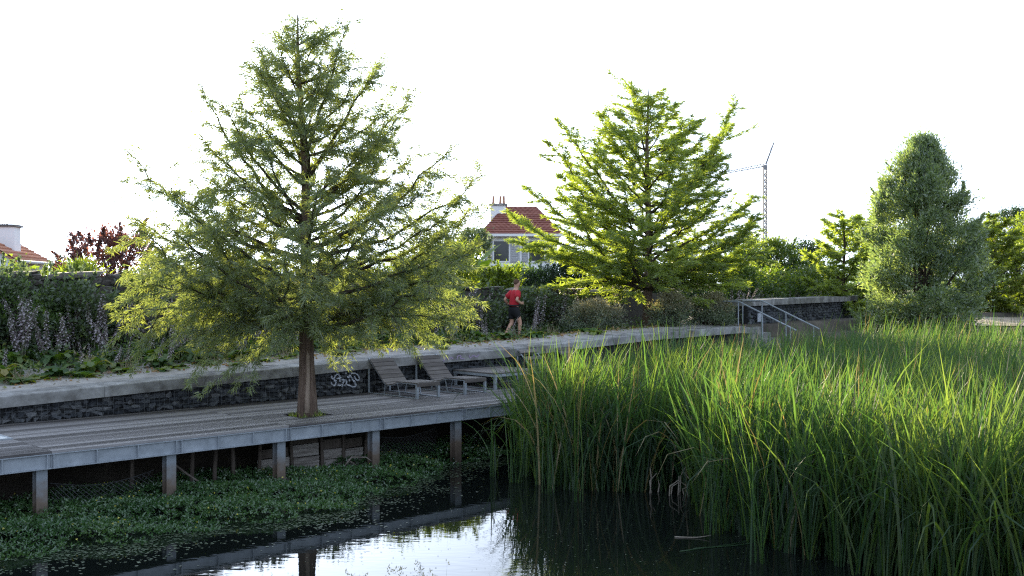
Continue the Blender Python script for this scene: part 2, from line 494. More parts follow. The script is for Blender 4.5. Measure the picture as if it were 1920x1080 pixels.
# pale dusty path along the concrete cap
mb = MB()
ss = np.arange(-16, 19.3, .8); vvp = [4.24, 4.7, 5.2, 5.7, 6.2]
vs = []
for j, v in enumerate(vvp):
    for s in ss:
        vj = v + (.22 * math.sin(s * 2.3) + .15 * math.sin(s * 5.1) if j == 4 else 0)
        p = W(s, vj); z = high_h(s, vj, p.x, p.y) + (.05 if j else .015)
        vs.append((p.x, p.y, z))
n = len(ss)
mb.add(vs, [(j*n+i, j*n+i+1, (j+1)*n+i+1, (j+1)*n+i) for j in range(4) for i in range(n-1)])
tag(mb.build('path', M['path'], smooth=True), 'pale dusty footpath between concrete cap and the planting', 'path', kind='structure')

# dry open ground at the far right
mb = MB()
vs = []; nx, ny = 14, 8
for j in range(ny):
    for i in range(nx):
        X = 14 + i * 4.0; Y = 41 + j * 5.0
        vs.append((X, Y, max(ground_h(X, Y), 1.86) + .045))
mb.add(vs, [(j*nx+i, j*nx+i+1, (j+1)*nx+i+1, (j+1)*nx+i) for j in range(ny-1) for i in range(nx-1)])
tag(mb.build('field', M['dry'], smooth=True), 'bare dry tan earth beyond the reeds', 'field', kind='structure')

# ------------------------------------------------------------------ gabion wall with concrete cap
def rock_mesh(name, seed, mat):
    r = np.random.default_rng(seed)
    bm = bmesh.new()
    for k in range(13):
        d = unit(r.normal(size=3)); d = np.sign(d) * np.abs(d) ** .6
        p = d / max(abs(d)) * .5 * r.uniform(.82, 1.0)
        bm.verts.new(p)
    bmesh.ops.convex_hull(bm, input=bm.verts)
    me = bpy.data.meshes.new(name); bm.to_mesh(me); bm.free()
    me.materials.append(mat)
    return me

ROCKS = [rock_mesh('gabion_stone', 100 + i, M['rock']) for i in range(10)]
OLDROCKS = [rock_mesh('old_stone', 200 + i, M['oldstone']) for i in range(8)]

gab = empty('gabion_wall', W(0, WALLV, DECK), ROTZ, label='low gabion wall of dark stones under a concrete cap behind the deck', cat='gabion wall')
# local frame of gab: x = along, y = away from the pond, z = up from the deck
S0, S1 = -13.9, 18.7
mb = MB()
sss = np.arange(S0, S1 + .01, 1.0)
for a, b in zip(sss[:-1], sss[1:]):
    za, zb = capz(a) - .2 - DECK, capz(b) - .2 - DECK
    mb.add([(a, .10, -.5), (b, .10, -.5), (b, .5, -.5), (a, .5, -.5), (a, .10, za), (b, .10, zb), (b, .5, zb), (a, .5, za)], [(0,1,5,4),(1,2,6,5),(2,3,7,6),(3,0,4,7),(4,5,6,7)])
mb.build('stone_core', M['backing'], gab)

stones = []
z = 0.0; row = 0
while z < .95:
    rh = random.uniform(.07, .11)
    s = S0 + random.uniform(0, .15)
    while s < S1 - .1:
        w = random.uniform(.10, .26) * (1 if random.random() > .12 else 1.3)
        top = capz(s + w/2) - .2 - DECK
        hh = rh * random.uniform(.85, 1.2)
        if z + hh * .55 < top:
            stones.append((s + w/2, z + hh/2 + random.uniform(-.008, .008), w, min(hh, (top - z) + .02)))
        s += w * .97
    z += rh * .95; row += 1
order = sorted(range(len(stones)), key=lambda i: abs(stones[i][0] - .2))
rest = MB()
for rank, i in enumerate(order):
    s, zc, w, h = stones[i]
    me = ROCKS[random.randrange(10)]
    sc3 = (w * 1.12, random.uniform(.13, .19), h * 1.14)
    rt = (random.uniform(-.2, .2), random.uniform(-.28, .28) + random.choice((0, 0, math.pi)), random.uniform(-.1, .1))
    lc = (s, .095 + random.uniform(-.02, .015), zc)
    if rank < 296:
        link('stone', me, gab, lc, rt, sc3)
    elif s < 12:
        Mx = Matrix.LocRotScale(Vector(lc), __import__('mathutils').Euler(rt), Vector(sc3))
        rest.add([Mx @ v.co for v in me.vertices], [tuple(p.vertices) for p in me.polygons])
o = rest.build('stone_fill', M['rock'], gab); o['kind'] = 'stuff'

for k in range(-7, 6):           # wire cages, two metres each
    a = -1.9 + 2 * k; b = a + 2
    mb = MB()
    for q in range(21):
        x = a + q * .1
        mb.bar((x, -.008, .01), (x, -.008, capz(x) - .2 - DECK), .0035 if q % 20 else .012, .0035 if q % 20 else .012)
    for q in range(1, 8):
        zz = q * .1
        if zz < capz(a) - .22 - DECK: mb.bar((a, -.010, zz), (b, -.010, zz), .0035, .0035)
    mb.build('cage_mesh', M['wire'], gab)

for k in range(-6, 11):          # cap slabs
    a = -1.9 + 2 * k; b = min(a + 2, S1)
    if a >= S1: break
    za, zb = capz(a) - DECK, capz(b) - DECK
    g = .005; e = .012
    mb = MB()
    def ring(x, zt):
        return [(x, -.10, zt-.2), (x, -.10, zt-e), (x, -.10+e, zt), (x, .68, zt), (x, .70, zt-e), (x, .70, zt-.2)]
    mb.add(ring(a+g, za) + ring(b-g, zb), [(i, (i+1) % 6, 6+(i+1) % 6, 6+i) for i in range(6)] + [(5,4,3,2,1,0), (6,7,8,9,10,11)])
    mb.build('cap_slab', M['concrete'], gab)

# ------------------------------------------------------------------ graffiti (strokes traced on the stones and the cap)
def strokes(name, lines, mat, label, frame, width=.018, cat='graffiti'):
    """lines in metres on a vertical plane; frame maps (x, z) to a point"""
    root = empty(name, frame(*lines[0][0]), 0, label=label, cat=cat)
    base = Vector(root.location)
    for ln in lines:
        # smooth the polyline
        pts = [np.array(p, float) for p in ln]
        for _ in range(2):
            q = [pts[0]]
            for a, b in zip(pts[:-1], pts[1:]): q += [a*.75 + b*.25, a*.25 + b*.75]
            q.append(pts[-1]); pts = q
        mb = MB()
        n = len(pts); vs = []
        for i, p in enumerate(pts):
            t = unit(pts[min(i+1, n-1)] - pts[max(i-1, 0)]); nn = np.array([-t[1], t[0]])
            wd = width * (.75 + .5 * abs(math.sin(i * .9)))
            for sg in (-1, 1):
                c = p + nn * sg * wd * .5
                vs.append(frame(c[0], c[1]) - base)
        m = len(vs)
        off = frame(0, 0, .004) - frame(0, 0)
        vs2 = [v + off for v in vs]
        fs = [(2*i, 2*i+1, 2*i+3, 2*i+2) for i in range(n-1)] + [(m+2*i+2, m+2*i+3, m+2*i+1, m+2*i) for i in range(n-1)]
        fs += [(2*i, 2*i+2, m+2*i+2, m+2*i) for i in range(n-1)] + [(2*i+3, 2*i+1, m+2*i+1, m+2*i+3) for i in range(n-1)]
        mb.add(vs + vs2, fs)
        mb.build('stroke', mat, root)

def wallpt(x, z, d=0.0):       # x in px of the 600..700 crop (18 px per photo px), z likewise
    px = 600 + x / 18.0; py = 680 + z / 18.0
    rat = (px - 960) / F
    b = O + (WALLV - .022 - d) * V
    s = (rat * b[1] - b[0]) / (U[0] - rat * U[1])
    Y = b[1] + s * U[1]
    return Vector((b[0] + s * U[0], Y, CZ - (py - HZ) / F * Y))
G1 = [[(420,450),(380,490),(430,540),(500,560),(490,640),(560,590)], [(480,520),(520,430),(590,380),(660,430),(670,470)],
      [(560,540),(650,530),(720,490)], [(370,670),(420,740),(490,780),(540,700),(530,640)], [(680,540),(675,640)],
      [(730,580),(820,560),(810,640),(770,700)], [(860,560),(910,650),(880,740),(820,770)], [(600,750),(700,770)], [(720,740),(790,740),(730,820)],
      [(850,355),(905,360)], [(990,560),(1000,630)], [(930,460),(980,520),(1000,400),(1050,490),(1110,540)],
      [(1050,370),(1180,350),(1290,420),(1340,520),(1310,600),(1220,590),(1160,450)], [(1080,560),(1150,620),(1200,690)],
      [(920,740),(1010,770),(1120,820),(1220,790),(1220,730),(1170,700)]]
strokes('graffiti', G1, M['paint'], 'white sprayed graffiti tag on the gabion stones left of the loungers', wallpt, width=42)

def cappt(x, z, d=0.0):
    p = W(6.2 + x, WALLV - .104 - d); p.z = capz(6.2 + x) - .2 + z
    return p
strokes('graffiti', [[(0,.03),(.10,.14),(.16,.05),(.26,.13),(.3,.06)], [(.42,.05),(.45,.15),(.58,.12),(.5,.07),(.66,.05)], [(.8,.14),(.84,.05),(.95,.13),(1.05,.06),(1.12,.13)]],
        M['purple'], 'faded purple scribble on the concrete cap behind the second lounger', cappt, width=.025)

# ------------------------------------------------------------------ the deck
deck = empty('boardwalk_deck', W(0, 0, DECK), ROTZ, label='weathered grey timber deck on steel columns over the pond', cat='deck')
TU, TV = .93, 1.07                       # tree hole
ROWS = 24; PW = WALLV / ROWS
def plank_mesh(L):
    mb = MB(); mb.box((0, .006, -.035), (L, PW - .006, 0)); return mb.mesh('plank', M['plank'])
PL4 = plank_mesh(3.994)
for k in range(-3, 5):
    a = -.124 + 4 * k
    for r in range(ROWS):
        y0 = r * PW
        if k == 0 and abs(y0 + PW/2 - TV) < .34:
            hw = .36 if abs(y0 + PW/2 - TV) < .27 else .30
            for (b0, b1) in ((a + .003, TU - hw), (TU + hw, a + 3.997)):
                link('plank', plank_mesh(b1 - b0), deck, (b0, y0, random.uniform(-.002, .0015)))
        else:
            link('plank', PL4, deck, (a + .003, y0, random.uniform(-.0025, .0015)), (random.uniform(-.008, .008), 0, random.uniform(-.0004, .0004)))
for k in range(-6, 10):                  # edge beams in two metre lengths, flanged channel with stiffeners
    a = -.124 + 2 * k; b = a + 1.995
    mb = MB()
    mb.box((a, .03, -.25), (b, .042, -.04))
    mb.box((a, -.035, -.258), (b, .10, -.246))
    mb.box((a, -.012, -.052), (b, .10, -.038))
    for f in (.02, .66, 1.3, 1.93):
        mb.box((a + f, -.02, -.246), (a + f + .012, .03, -.052))
    mb.build('edge_beam', M['steel'], deck)
POSTS = [-.124 + 2 * k - .12 for k in range(-6, 10)]
for i, s in enumerate(POSTS):
    mb = MB()
    zt, zb = -.26, -1.7
    mb.box((s - .08, .05, zb), (s + .08, .062, zt)); mb.box((s - .08, .195, zb), (s + .08, .207, zt))
    mb.box((s - .006, .062, zb), (s + .006, .195, zt))
    o = mb.build('column', M['rust'], deck)
    mb = MB()
    mb.box((s - .05, .25, -.24), (s + .05, 3.4, -.08))
    mb.build('cross_beam', M['rust'], deck)
for r in range(5):
    mb = MB(); mb.box((-12, .45 + r * .65, -.08), (16, .50 + r * .65, -.037)); mb.build('joist', M['timberpost'], deck)

# pale hatch plate let into the deck at the far left
h = W(-4.80, 2.08, DECK)
mb = MB(); mb.box((-.9, -.45, .004), (.62, .45, .016)); mb2 = MB()
hatch = empty('floor_hatch', h, ROTZ, label='pale rectangular hatch plate let into the deck boards at the left edge', cat='hatch')
mb.build('plate', M['plate'], hatch)
for a, b in (((-.94,-.49,0),(.66,-.45,.022)), ((-.94,.45,0),(.66,.49,.022)), ((.62,-.45,0),(.66,.45,.022)), ((-.94,-.45,0),(-.90,.45,.022))): mb2.box(a, b)
mb2.build('rim', M['steel'], hatch)

# timber retaining boards under the deck
tw = empty('timber_retaining_wall', W(0, 0, 0), ROTZ, label='old pale timber boards and stakes shoring the bank under the deck', cat='retaining wall')
for (a, b) in ((-.25, .33), (.40, .95), (1.03, 1.46), (1.52, 1.95)):
    z = -.25
    for q in range(5):
        hgt = random.uniform(.15, .23)
        mb = MB(); mb.box((0, 0, 0), (b - a, .03, hgt - .012))
        link('board', mb.mesh('board', M['timber'] if z < .45 else M['timberpost']), tw, (a, .72 + random.uniform(-.015, .015) + .03 * (z > .45), z), (random.uniform(-.05, .05), random.uniform(-.025, .025), 0))
        z += hgt
for s in (-.29, .365, .99, 1.49, 1.99):
    mb = MB(); mb.tube([(s, .68, -.5), (s + random.uniform(-.02, .02), .69, .3), (s + random.uniform(-.04, .04), .7, .78)], [.035, .033, .03], 7)
    mb.build('stake', M['timberpost'], tw)
# more stakes and leaning poles in the dark bay to the left
for i, (s, ln, lean) in enumerate(((-1.55, .9, .02), (-1.15, .8, .05), (-.75, .85, -.04), (-2.6, .8, .03))):
    mb = MB(); mb.tube([(0, 0, -.5), (lean*.5, 0, ln*.5), (lean, 0, ln)], [.04, .038, .035], 7)
    o = mb.build('timber_stake', M['timberpost'], smooth=True); o.location = W(s, .75, 0)
    tag(o, 'thin upright timber stake in the dark under the deck, %s from the left of four' % ('third', 'rightmost', 'second', 'leftmost')[i] if i not in (1, 3) else 'upright timber stake in the dark under the deck, %s of four' % ('', 'rightmost', '', 'leftmost')[i], 'stake', 'stakes under the deck')
    if i == 0: o['label'] = 'thin upright timber stake in the dark under the deck, second of four from the left'
    if i == 2: o['label'] = 'timber stake in the dark under the deck closest to the pale boards'
    if i == 1: o['label'] = 'upright timber stake in the dark under the deck, third of four from the left'
def branch(name, pts, r, label):
    mb = MB(); mb.tube([Vector(p) - Vector(pts[0]) for p in pts], [r * (1 - .6*i/(len(pts)-1)) for i in range(len(pts))], 6)
    o = mb.build(name, M['twig'], smooth=True); o.location = pts[0]
    tag(o, label, 'branch', 'dead branches under the deck')
branch('dead_branch', [W(1.15, .35, .1), W(1.35, .25, .38), W(1.6, .15, .36), W(1.95, .0, .08)], .022, 'bare arching dead branch in front of the pale timber boards')
branch('dead_branch', [W(1.3, .3, .33), W(1.5, .3, .2), W(1.75, .2, .02)], .015, 'short dead branch hanging under the arching one by the timber boards')
branch('dead_branch', [W(-2.05, .9, .75), W(-1.7, .6, .4), W(-1.3, .3, .05)], .028, 'dead branch slanting down in the dark bay under the deck')

def chain_link(s0, s1, v, z0, z1, label):
    root = W(s0, v, z0); mb = MB()
    L = s1 - s0; Hh = z1 - z0; st = .085
    def sag(x, z): return z - .12 * math.sin(math.pi * x / L) * (z / Hh)
    k = -Hh
    while k < L:
        for sg in (0, 1):
            pts = []
            for t in np.linspace(0, 1, 7):
                x = k + t * Hh; zz = t * Hh if sg == 0 else Hh - t * Hh
                if 0 <= x <= L: pts.append((x, .02 * math.sin(x * 5), sag(x, zz)))
            if len(pts) > 1: mb.tube(pts, .0035, 3, cap=False)
        k += st
    mb.tube([(x, 0, sag(x, Hh)) for x in np.linspace(0, L, 9)], .005, 4)
    o = mb.build('chain_link_fence', M['wire']); o.location = root; o.rotation_euler = (0, 0, ROTZ)
    tag(o, label, 'fence', 'chain link under the deck')
chain_link(-3.95, -2.3, .55, -.05, .55, 'sagging chain link mesh under the deck between the two left columns')
chain_link(1.95, 3.7, .6, -.1, .68, 'sagging chain link mesh under the deck right of the timber boards')

# ------------------------------------------------------------------ loungers and platform table
def slat(L, w, t): 
    mb = MB(); mb.box((-L/2, -w/2, -t/2), (L/2, w/2, t/2)); return mb.mesh('slat', M['slat'])
SL = slat(.62, .108, .026)
SEAT = None
def lounger(s, label, gap=()):
    # local: x along the wall, y towards the wall (back), z up
    root = empty('deck_lounger', W(s, 1.72, DECK), ROTZ, label=label, cat='lounger', group='loungers against the gabion wall')
    Wd = .62
    for sx in (0, 1):
        x = .02 + sx * (Wd - .04)
        mb = MB(); mb.bar((x, 1.74, 0), (x, 1.74, .78), .05, .012, up=(0, 1, 0)); mb.build('back_post', M['steel'], root)
        mb = MB(); mb.bar((x, 0, .012), (x, 1.73, .012), .05, .012); mb.build('bottom_rail', M['steel'], root)
        mb = MB(); mb.bar((x, .02, 0), (x, .02, .30), .055, .05, up=(0, 1, 0)); mb.build('front_leg', M['steel'], root)
        mb = MB(); mb.bar((x, .62, .02), (x, .70, .31), .022, .012, up=(0, 1, 0)); mb.build('strut', M['steel'], root)
        mb = MB(); mb.bar((x, 1.18, .02), (x, 1.13, .24), .022, .012, up=(0, 1, 0)); mb.build('strut', M['steel'], root)
        mb = MB()
        pr = [(x, 1.74, .775), (x, 1.16, .25), (x, 1.02, .215), (x, .86, .235), (x, .70, .285), (x, .56, .305), (x, 0, .305)]
        for p, q in zip(pr[:-1], pr[1:]): mb.bar(p, q, .03, .012)
        mb.build('side_rail', M['steel'], root)
    # back rest slats
    d = Vector((0, .58, .525)); L = d.length; d.normalize(); an = math.atan2(d.z, d.y)
    n = 6
    for i in range(n):
        if i in gap: continue
        t = .06 + (L - .05) * i / n
        p = Vector((Wd/2, 1.16, .25)) + d * t + Vector((0, -math.sin(an), math.cos(an))) * .022
        link('slat', SL, root, p, (an + random.uniform(-.015, .015), random.uniform(-.006, .006), 0))
    for (y, z, a) in ((1.07, .245, .25), (.93, .245, -.15), (.79, .275, -.32)):
        link('slat', SL, root, (Wd/2, y, z), (a, 0, 0))
    # seat boards run front to back
    for i in range(5):
        mb = MB(); mb.box((0, 0, 0), (.112, .68, .024))
        link('seat_board', mb.mesh('seat_board', M['slat']), root, (.015 + i * .12, .03, .318 + random.uniform(0, .002)), (-.015, 0, 0))
    mb = MB(); mb.box((0, -.012, .255), (Wd, .018, .335)); mb.build('front_board', M['slat'], root)
    return root
lounger(4.04, 'slatted grey wood lounger closest to the tree, next to the graffiti')
lounger(5.38, 'slatted grey wood lounger right beside the low square table')
lounger(8.62, 'lounger just behind the square table with gaps in its backrest', gap=(2, 4))
lounger(10.0, 'farthest slatted lounger, half hidden behind the tall reeds')

tb = empty('platform_table', W(6.52, 1.98, DECK), ROTZ, label='low square slatted wooden table on steel legs between the loungers', cat='table')
for (x, y) in ((.03, .03), (1.47, .03), (.03, 1.43), (1.47, 1.43)):
    mb = MB(); mb.bar((x, y, 0), (x, y, .31), .06, .06, up=(0, 1, 0)); mb.build('leg', M['steel'], tb)
mb = MB()
for p, q in (((0, 0), (1.5, 0)), ((1.5, 0), (1.5, 1.46)), ((1.5, 1.46), (0, 1.46)), ((0, 1.46), (0, 0))):
    mb.bar((*p, .325), (*q, .325), .012, .06)
mb.build('frame', M['steel'], tb)
for x in (.03, 1.47):
    mb = MB(); mb.bar((x, 0, .012), (x, 1.46, .012), .05, .012); mb.build('bottom_rail', M['steel'], tb)
mbp = MB(); mbp.box((0, 0, 0), (1.52, .138, .026)); TBm = mbp.mesh('table_board', M['slat'])
for i in range(10):
    link('table_board', TBm, tb, (-.01, .005 + i * .146, .357 + random.uniform(0, .003)))

# ------------------------------------------------------------------ steps, hand rails, far gabion wall
st = empty('stone_steps', W(18.8, 3.85, 0), ROTZ, label='concrete steps going down from the path to the deck', cat='steps')
top = capz(18.8) - .06
for i in range(6):
    mb = MB(); y1 = .35 - i * .36
    mb.box((.02, y1 - .40, top - i * .17 - .30), (1.26, y1, top - i * .17 - .001 * i))
    mb.build('step', M['concrete'], st)
def handrail(s, v_back, label):
    root = empty('handrail', W(s, 3.8, 0), ROTZ, label=label, cat='handrail', group='hand rails of the steps')
    zt = 2.97
    mb = MB(); mb.tube([(0, v_back, zt - .02), (0, .05, zt), (0, -.05, zt - .02), (0, -2.1, zt - .86)], .024, 8); mb.build('rail', M['steel'], root)
    for (y, zr, zg) in ((v_back, zt - .02, top - .1), (0, zt, top - .1), (-.9, zt - .37, top - .6), (-1.9, zt - .78, top - .95)):
        mb = MB(); mb.tube([(0, y, zg), (0, y, zr)], .02, 8); mb.build('post', M['steel'], root)
handrail(18.76, 1.1, 'grey steel hand rail on the pond side of the steps')
handrail(20.1, .75, 'grey steel hand rail beside the dark far gabion wall')

A = Vector((7.95, 35.7, 1.3)); B = Vector((17.2, 49.2, 1.3))
dAB = (B - A); LAB = dAB.length; rAB = math.atan2(dAB.y, dAB.x)
fg = empty('gabion_wall', A, rAB, label='tall dark gabion wall with concrete coping beyond the steps', cat='gabion wall')
mb = MB(); mb.box((0, .06, -.3), (LAB, .55, 1.48)); mb.build('stone_core', M['backing'], fg)
mbs = MB(); z = 0
while z < 1.46:
    rh = random.uniform(.09, .13); s = 0
    while s < LAB:
        w = random.uniform(.13, .3)
        me = ROCKS[random.randrange(10)]
        Mx = Matrix.Translation((s + w/2, .06, z + rh/2)) @ Matrix.Rotation(random.uniform(-.1, .1), 4, 'Y') @ Matrix.Diagonal((w*1.1, .16, rh*1.12, 1))
        mbs.add([Mx @ v.co for v in me.vertices], [tuple(p.vertices) for p in me.polygons])
        s += w * .97
    z += rh * .95
o = mbs.build('stone_fill', M['rock'], fg); o['kind'] = 'stuff'
for i in range(8):
    a = i * 2.05
    mb = MB(); mb.box((a + .006, -.14, 1.485), (a + 2.044, .62, 1.70 - (.0 if i % 2 else .012))); mb.build('coping_slab', M['concrete'], fg)
sg = empty('notice_panel', A + Vector((.30, .30, 1.0)), rAB, label='small grey panel fixed to the far gabion wall by the rails', cat='panel')
mb = MB(); mb.box((0, -.06, -.05), (.34, -.03, .22)); mb.build('plate', M['sign'], sg)
mb = MB(); mb.box((-.012, -.055, -.062), (.352, -.035, -.05)); mb.box((-.012, -.055, .22), (.352, -.035, .232)); mb.build('frame', M['steel'], sg)
def farpt(x, z, d=0.0):
    c, s_ = math.cos(rAB), math.sin(rAB)
    lx, ly = .28 + x, -.045 - d
    return Vector((A.x + lx*c - ly*s_, A.y + lx*s_ + ly*c, 1.3 + z))
strokes('graffiti', [[(0,.80),(.1,.88),(.2,.80),(.1,.7),(0,.78)], [(.25,.85),(.32,.7),(.4,.86),(.48,.72)], [(.02,.55),(.12,.64),(.26,.58),(.2,.48),(.05,.5)], [(.34,.62),(.5,.6),(.46,.48),(.34,.52)], [(.1,.4),(.3,.32),(.55,.22)]],
        M['paint'], 'white scrawl on the far gabion wall below the small grey panel', farpt, width=.04)

# ------------------------------------------------------------------ old stone wall behind the planting
OWV = 8.6
def owz(s): return float(np.interp(s, [-20, -2, 4, 9, 15, 22], [3.85, 3.80, 3.72, 3.45, 3.34, 3.2]))
ow = empty('stone_wall', W(0, OWV, 0), ROTZ, label='old rough stone wall running behind the planting', cat='wall')
mb = MB()
for a in np.arange(-18, 21, 1.0):
    za, zb = owz(a) - .06, owz(a + 1) - .06
    mb.add([(a, .05, 1.2), (a+1, .05, 1.2), (a+1, .45, 1.2), (a, .45, 1.2), (a, .05, za), (a+1, .05, zb), (a+1, .45, zb), (a, .45, za)], [(0,1,5,4),(2,3,7,6),(4,5,6,7)])
mb.build('wall_core', M['mortar'], ow)
cnt = 0
z = 2.35
while z < 3.95 and cnt < 290:
    rh = random.uniform(.13, .21); s = -7.5
    while s < 3.5:
        w = random.uniform(.2, .5)
        if z + rh * .6 < owz(s):
            link('stone', OLDROCKS[random.randrange(8)], ow, (s + w/2, .07 + random.uniform(-.03, .03), z + rh/2), (random.uniform(-.1, .1), random.uniform(-.08, .08), 0), (w*1.1, .26, rh*1.12)); cnt += 1
        s += w
    z += rh * .96
for i in range(22):              # coping stones
    s = -8 + i * 1.28; w = random.uniform(.9, 1.2)
    link('coping_stone', OLDROCKS[i % 8], ow, (s, .22, owz(s) - .02), (0, random.uniform(-.06, .06), 0), (w * 1.25, .62, .15))

# ------------------------------------------------------------------ trees
def bez(p0, c, p1, n):
    t = np.linspace(0, 1, n)[:, None]
    return (1-t)**2 * p0 + 2*t*(1-t) * c + t**2 * p1

def cypress(name, label, base, Hh, r0, limbs, nrand, prof, leafmat, barkmat, seed, leaf_len=.11, leaf_w=.016, flat=0.0, droop=.35, dens=1.0, h0=.2, scale_sec=1.0, top_thin=.5, lean=(0, 0), cat='tree', group=None):
    """limbs: list of (start height, dx, dy, tip height, sag) offsets in metres from the base"""
    rng = np.random.default_rng(seed)
    base = np.array(base, float)
    root = empty(name, base, 0, label=label, cat=cat, group=group)
    # trunk
    n = 26; t = np.linspace(0, 1, n)
    tr = np.zeros((n, 3)); tr[:, 2] = t * Hh
    tr[:, 0] = lean[0] * t**1.5 + .05 * np.sin(t * 9 + seed) * t; tr[:, 1] = lean[1] * t**1.5 + .05 * np.cos(t * 8 + seed) * t
    rad = r0 * (1 - t) ** .85 * .9 + .012 + r0 * .42 * np.exp(-t * Hh / .45)
    mb = MB(); tr2 = tr.copy(); tr2[0, 2] -= .3
    mb.tube(tr2, rad, 12); mb.build('trunk', barkmat, root, smooth=True)
    def trunk_at(h):
        return np.array([np.interp(h, tr[:, 2], tr[:, i]) for i in range(3)])
    L = [tuple(l) for l in limbs]
    for i in range(nrand):
        f = h0 + (.97 - h0) * ((i + rng.uniform(0, 1)) / nrand) ** 1.0
        az = i * 2.399 + rng.uniform(-.35, .35)
        rr = prof(f) * rng.uniform(.78, 1.05)
        rise = (.30 + .75 * f) * rr * rng.uniform(.6, 1.15)
        hs = f * Hh - rise * .75
        hs = max(hs, h0 * Hh * .85)
        L.append((hs, rr * math.cos(az), rr * math.sin(az), hs + rise, rng.uniform(.05, .16)))
    lp, ld = [], []      # leaf positions, directions
    for li, (hs, dx, dy, ht, sag) in enumerate(L):
        boost = 1.4 if li < len(limbs) else 1.0
        hs = min(hs, Hh * .96)
        p0 = trunk_at(hs); p1 = np.array([dx, dy, ht])
        d = p1 - p0; D = np.linalg.norm(d)
        if D < .15: continue
        lat = unit(np.cross(d, [0, 0, 1.0])) * D * rng.normal(scale=.10)
        c = p0 + d * rng.uniform(.42, .58) + lat - np.array([0, 0, sag * D * rng.uniform(.9, 1.5)])
        ph = rng.uniform(0, 6.28)
        k = max(6, int(D / .22))
        path = bez(p0, c, p1, k) + rng.normal(scale=.022 * D, size=(k, 3)) * np.linspace(0, 1, k)[:, None] * .6
        rl = (.010 + .0115 * D) * np.linspace(1, .07, k) ** .9
        mb = MB(); mb.tube(path, rl, 6)
        f_h = hs / Hh
        # side branches
        seg = np.linalg.norm(np.diff(path, axis=0), axis=1); cum = np.concatenate([[0], np.cumsum(seg)]); T = cum[-1]
        step = .15 / dens
        dist = T * (.16 if D > 1.2 else .08); sgn = 1
        while dist < T:
            q = np.array([np.interp(dist, cum, path[:, i]) for i in range(3)])
            j = min(int(np.searchsorted(cum, dist)), k - 1); tan = unit(path[j] - path[j-1])
            frac = dist / T
            side = np.cross(tan, [0, 0, 1.0]); side = unit(side) * sgn
            roll = rng.normal(scale=.75 * (1 - flat) + .12)
            upv = np.cross(side, tan) * sgn
            sd = side * math.cos(roll) + upv * math.sin(roll)
            sdir = unit(tan * rng.uniform(.45, .9) + sd * rng.uniform(.7, 1.0) + np.array([0, 0, -.10 * droop]))
            ls = (.22 + .62 * math.sin(math.pi * min(frac * .85 + .15, 1)) ) * rng.uniform(.55, 1.15) * scale_sec * boost * min(1, .35 + D / 2.6)
            if frac > .9: ls *= .7
            ls *= .80 + .40 * math.sin(dist * 4.2 + ph)
            m = 5
            tt = np.linspace(0, 1, m)[:, None]
            sp = q + sdir * ls * tt + np.array([0, 0, -1]) * (droop * .33 * ls) * tt**2
            mb.tube(sp, [.009, .007, .0055, .004, .002], 3, cap=False)
            nl = int(ls / .020 * dens)
            if nl > 0:
                tq = rng.uniform(.12, 1.03, nl)[:, None]
                pp = q + sdir * ls * tq + np.array([0, 0, -1]) * (droop * .33 * ls) * tq**2
                tn = unit(sdir + np.array([0, 0, -1]) * droop * .6 * tq)
                s2 = unit(np.cross(tn, [0, 0, 1.0]))
                sgns = rng.choice([-1, 1], (nl, 1))
                r3 = rng.normal(size=(nl, 3)) * (np.array([1, 1, 1 - .75 * flat]))
                # a twig of a few leaflets at each point
                for rep in range(4):
                    dd = tn * rng.uniform(.3, 1.0, (nl, 1)) + s2 * sgns * rng.uniform(.3, 1.0, (nl, 1)) + r3 * .35 + rng.normal(size=(nl, 3)) * np.array([.35, .35, .35 * (1 - .7*flat)]) + np.array([0, 0, -1]) * droop * rng.uniform(.3, 1.3, (nl, 1))
                    lp.append(pp + rng.normal(scale=.018, size=(nl, 3)) + unit(dd) * rng.uniform(0, .05, (nl, 1))); ld.append(dd)
            dist += step * rng.uniform(.7, 1.3) * (1 + top_thin * f_h); sgn = -sgn
        # leaflets straight on the limb towards its tip
        nt_ = int(T * 55 * dens); tq = T * rng.uniform(.30, 1.0, nt_) ** .7
        pp = np.stack([np.interp(tq, cum, path[:, i]) for i in range(3)], 1)
        tn = unit(path[-1] - path[0])[None, :]
        for rep_ in range(3):
            dd = tn * rng.uniform(.2, 1.0, (nt_, 1)) + rng.normal(size=(nt_, 3)) * np.array([.7, .7, .7 * (1 - .6 * flat)]) + np.array([0, 0, -1]) * droop * .5
            lp.append(pp + rng.normal(scale=.03, size=(nt_, 3))); ld.append(dd)
        mb.build('limb', M['barkdark'], root, smooth=True)
    lp = np.concatenate(lp); ld = np.concatenate(ld)
    q = leaf_tris(lp, ld, rng.uniform(.65, 1.3, len(lp)) * leaf_len, rng.uniform(.7, 1.3, len(lp)) * leaf_w, rng)
    me = quads_mesh('crown', q, 3, leafmat)
    link('crown', me, root)
    return root, len(lp)

def off(px, py, bx, Yb, zb):     # photo pixel at the tree's depth -> offset (dx, height)
    p = P(px, py, Yb); return p.x - bx, p.z - zb

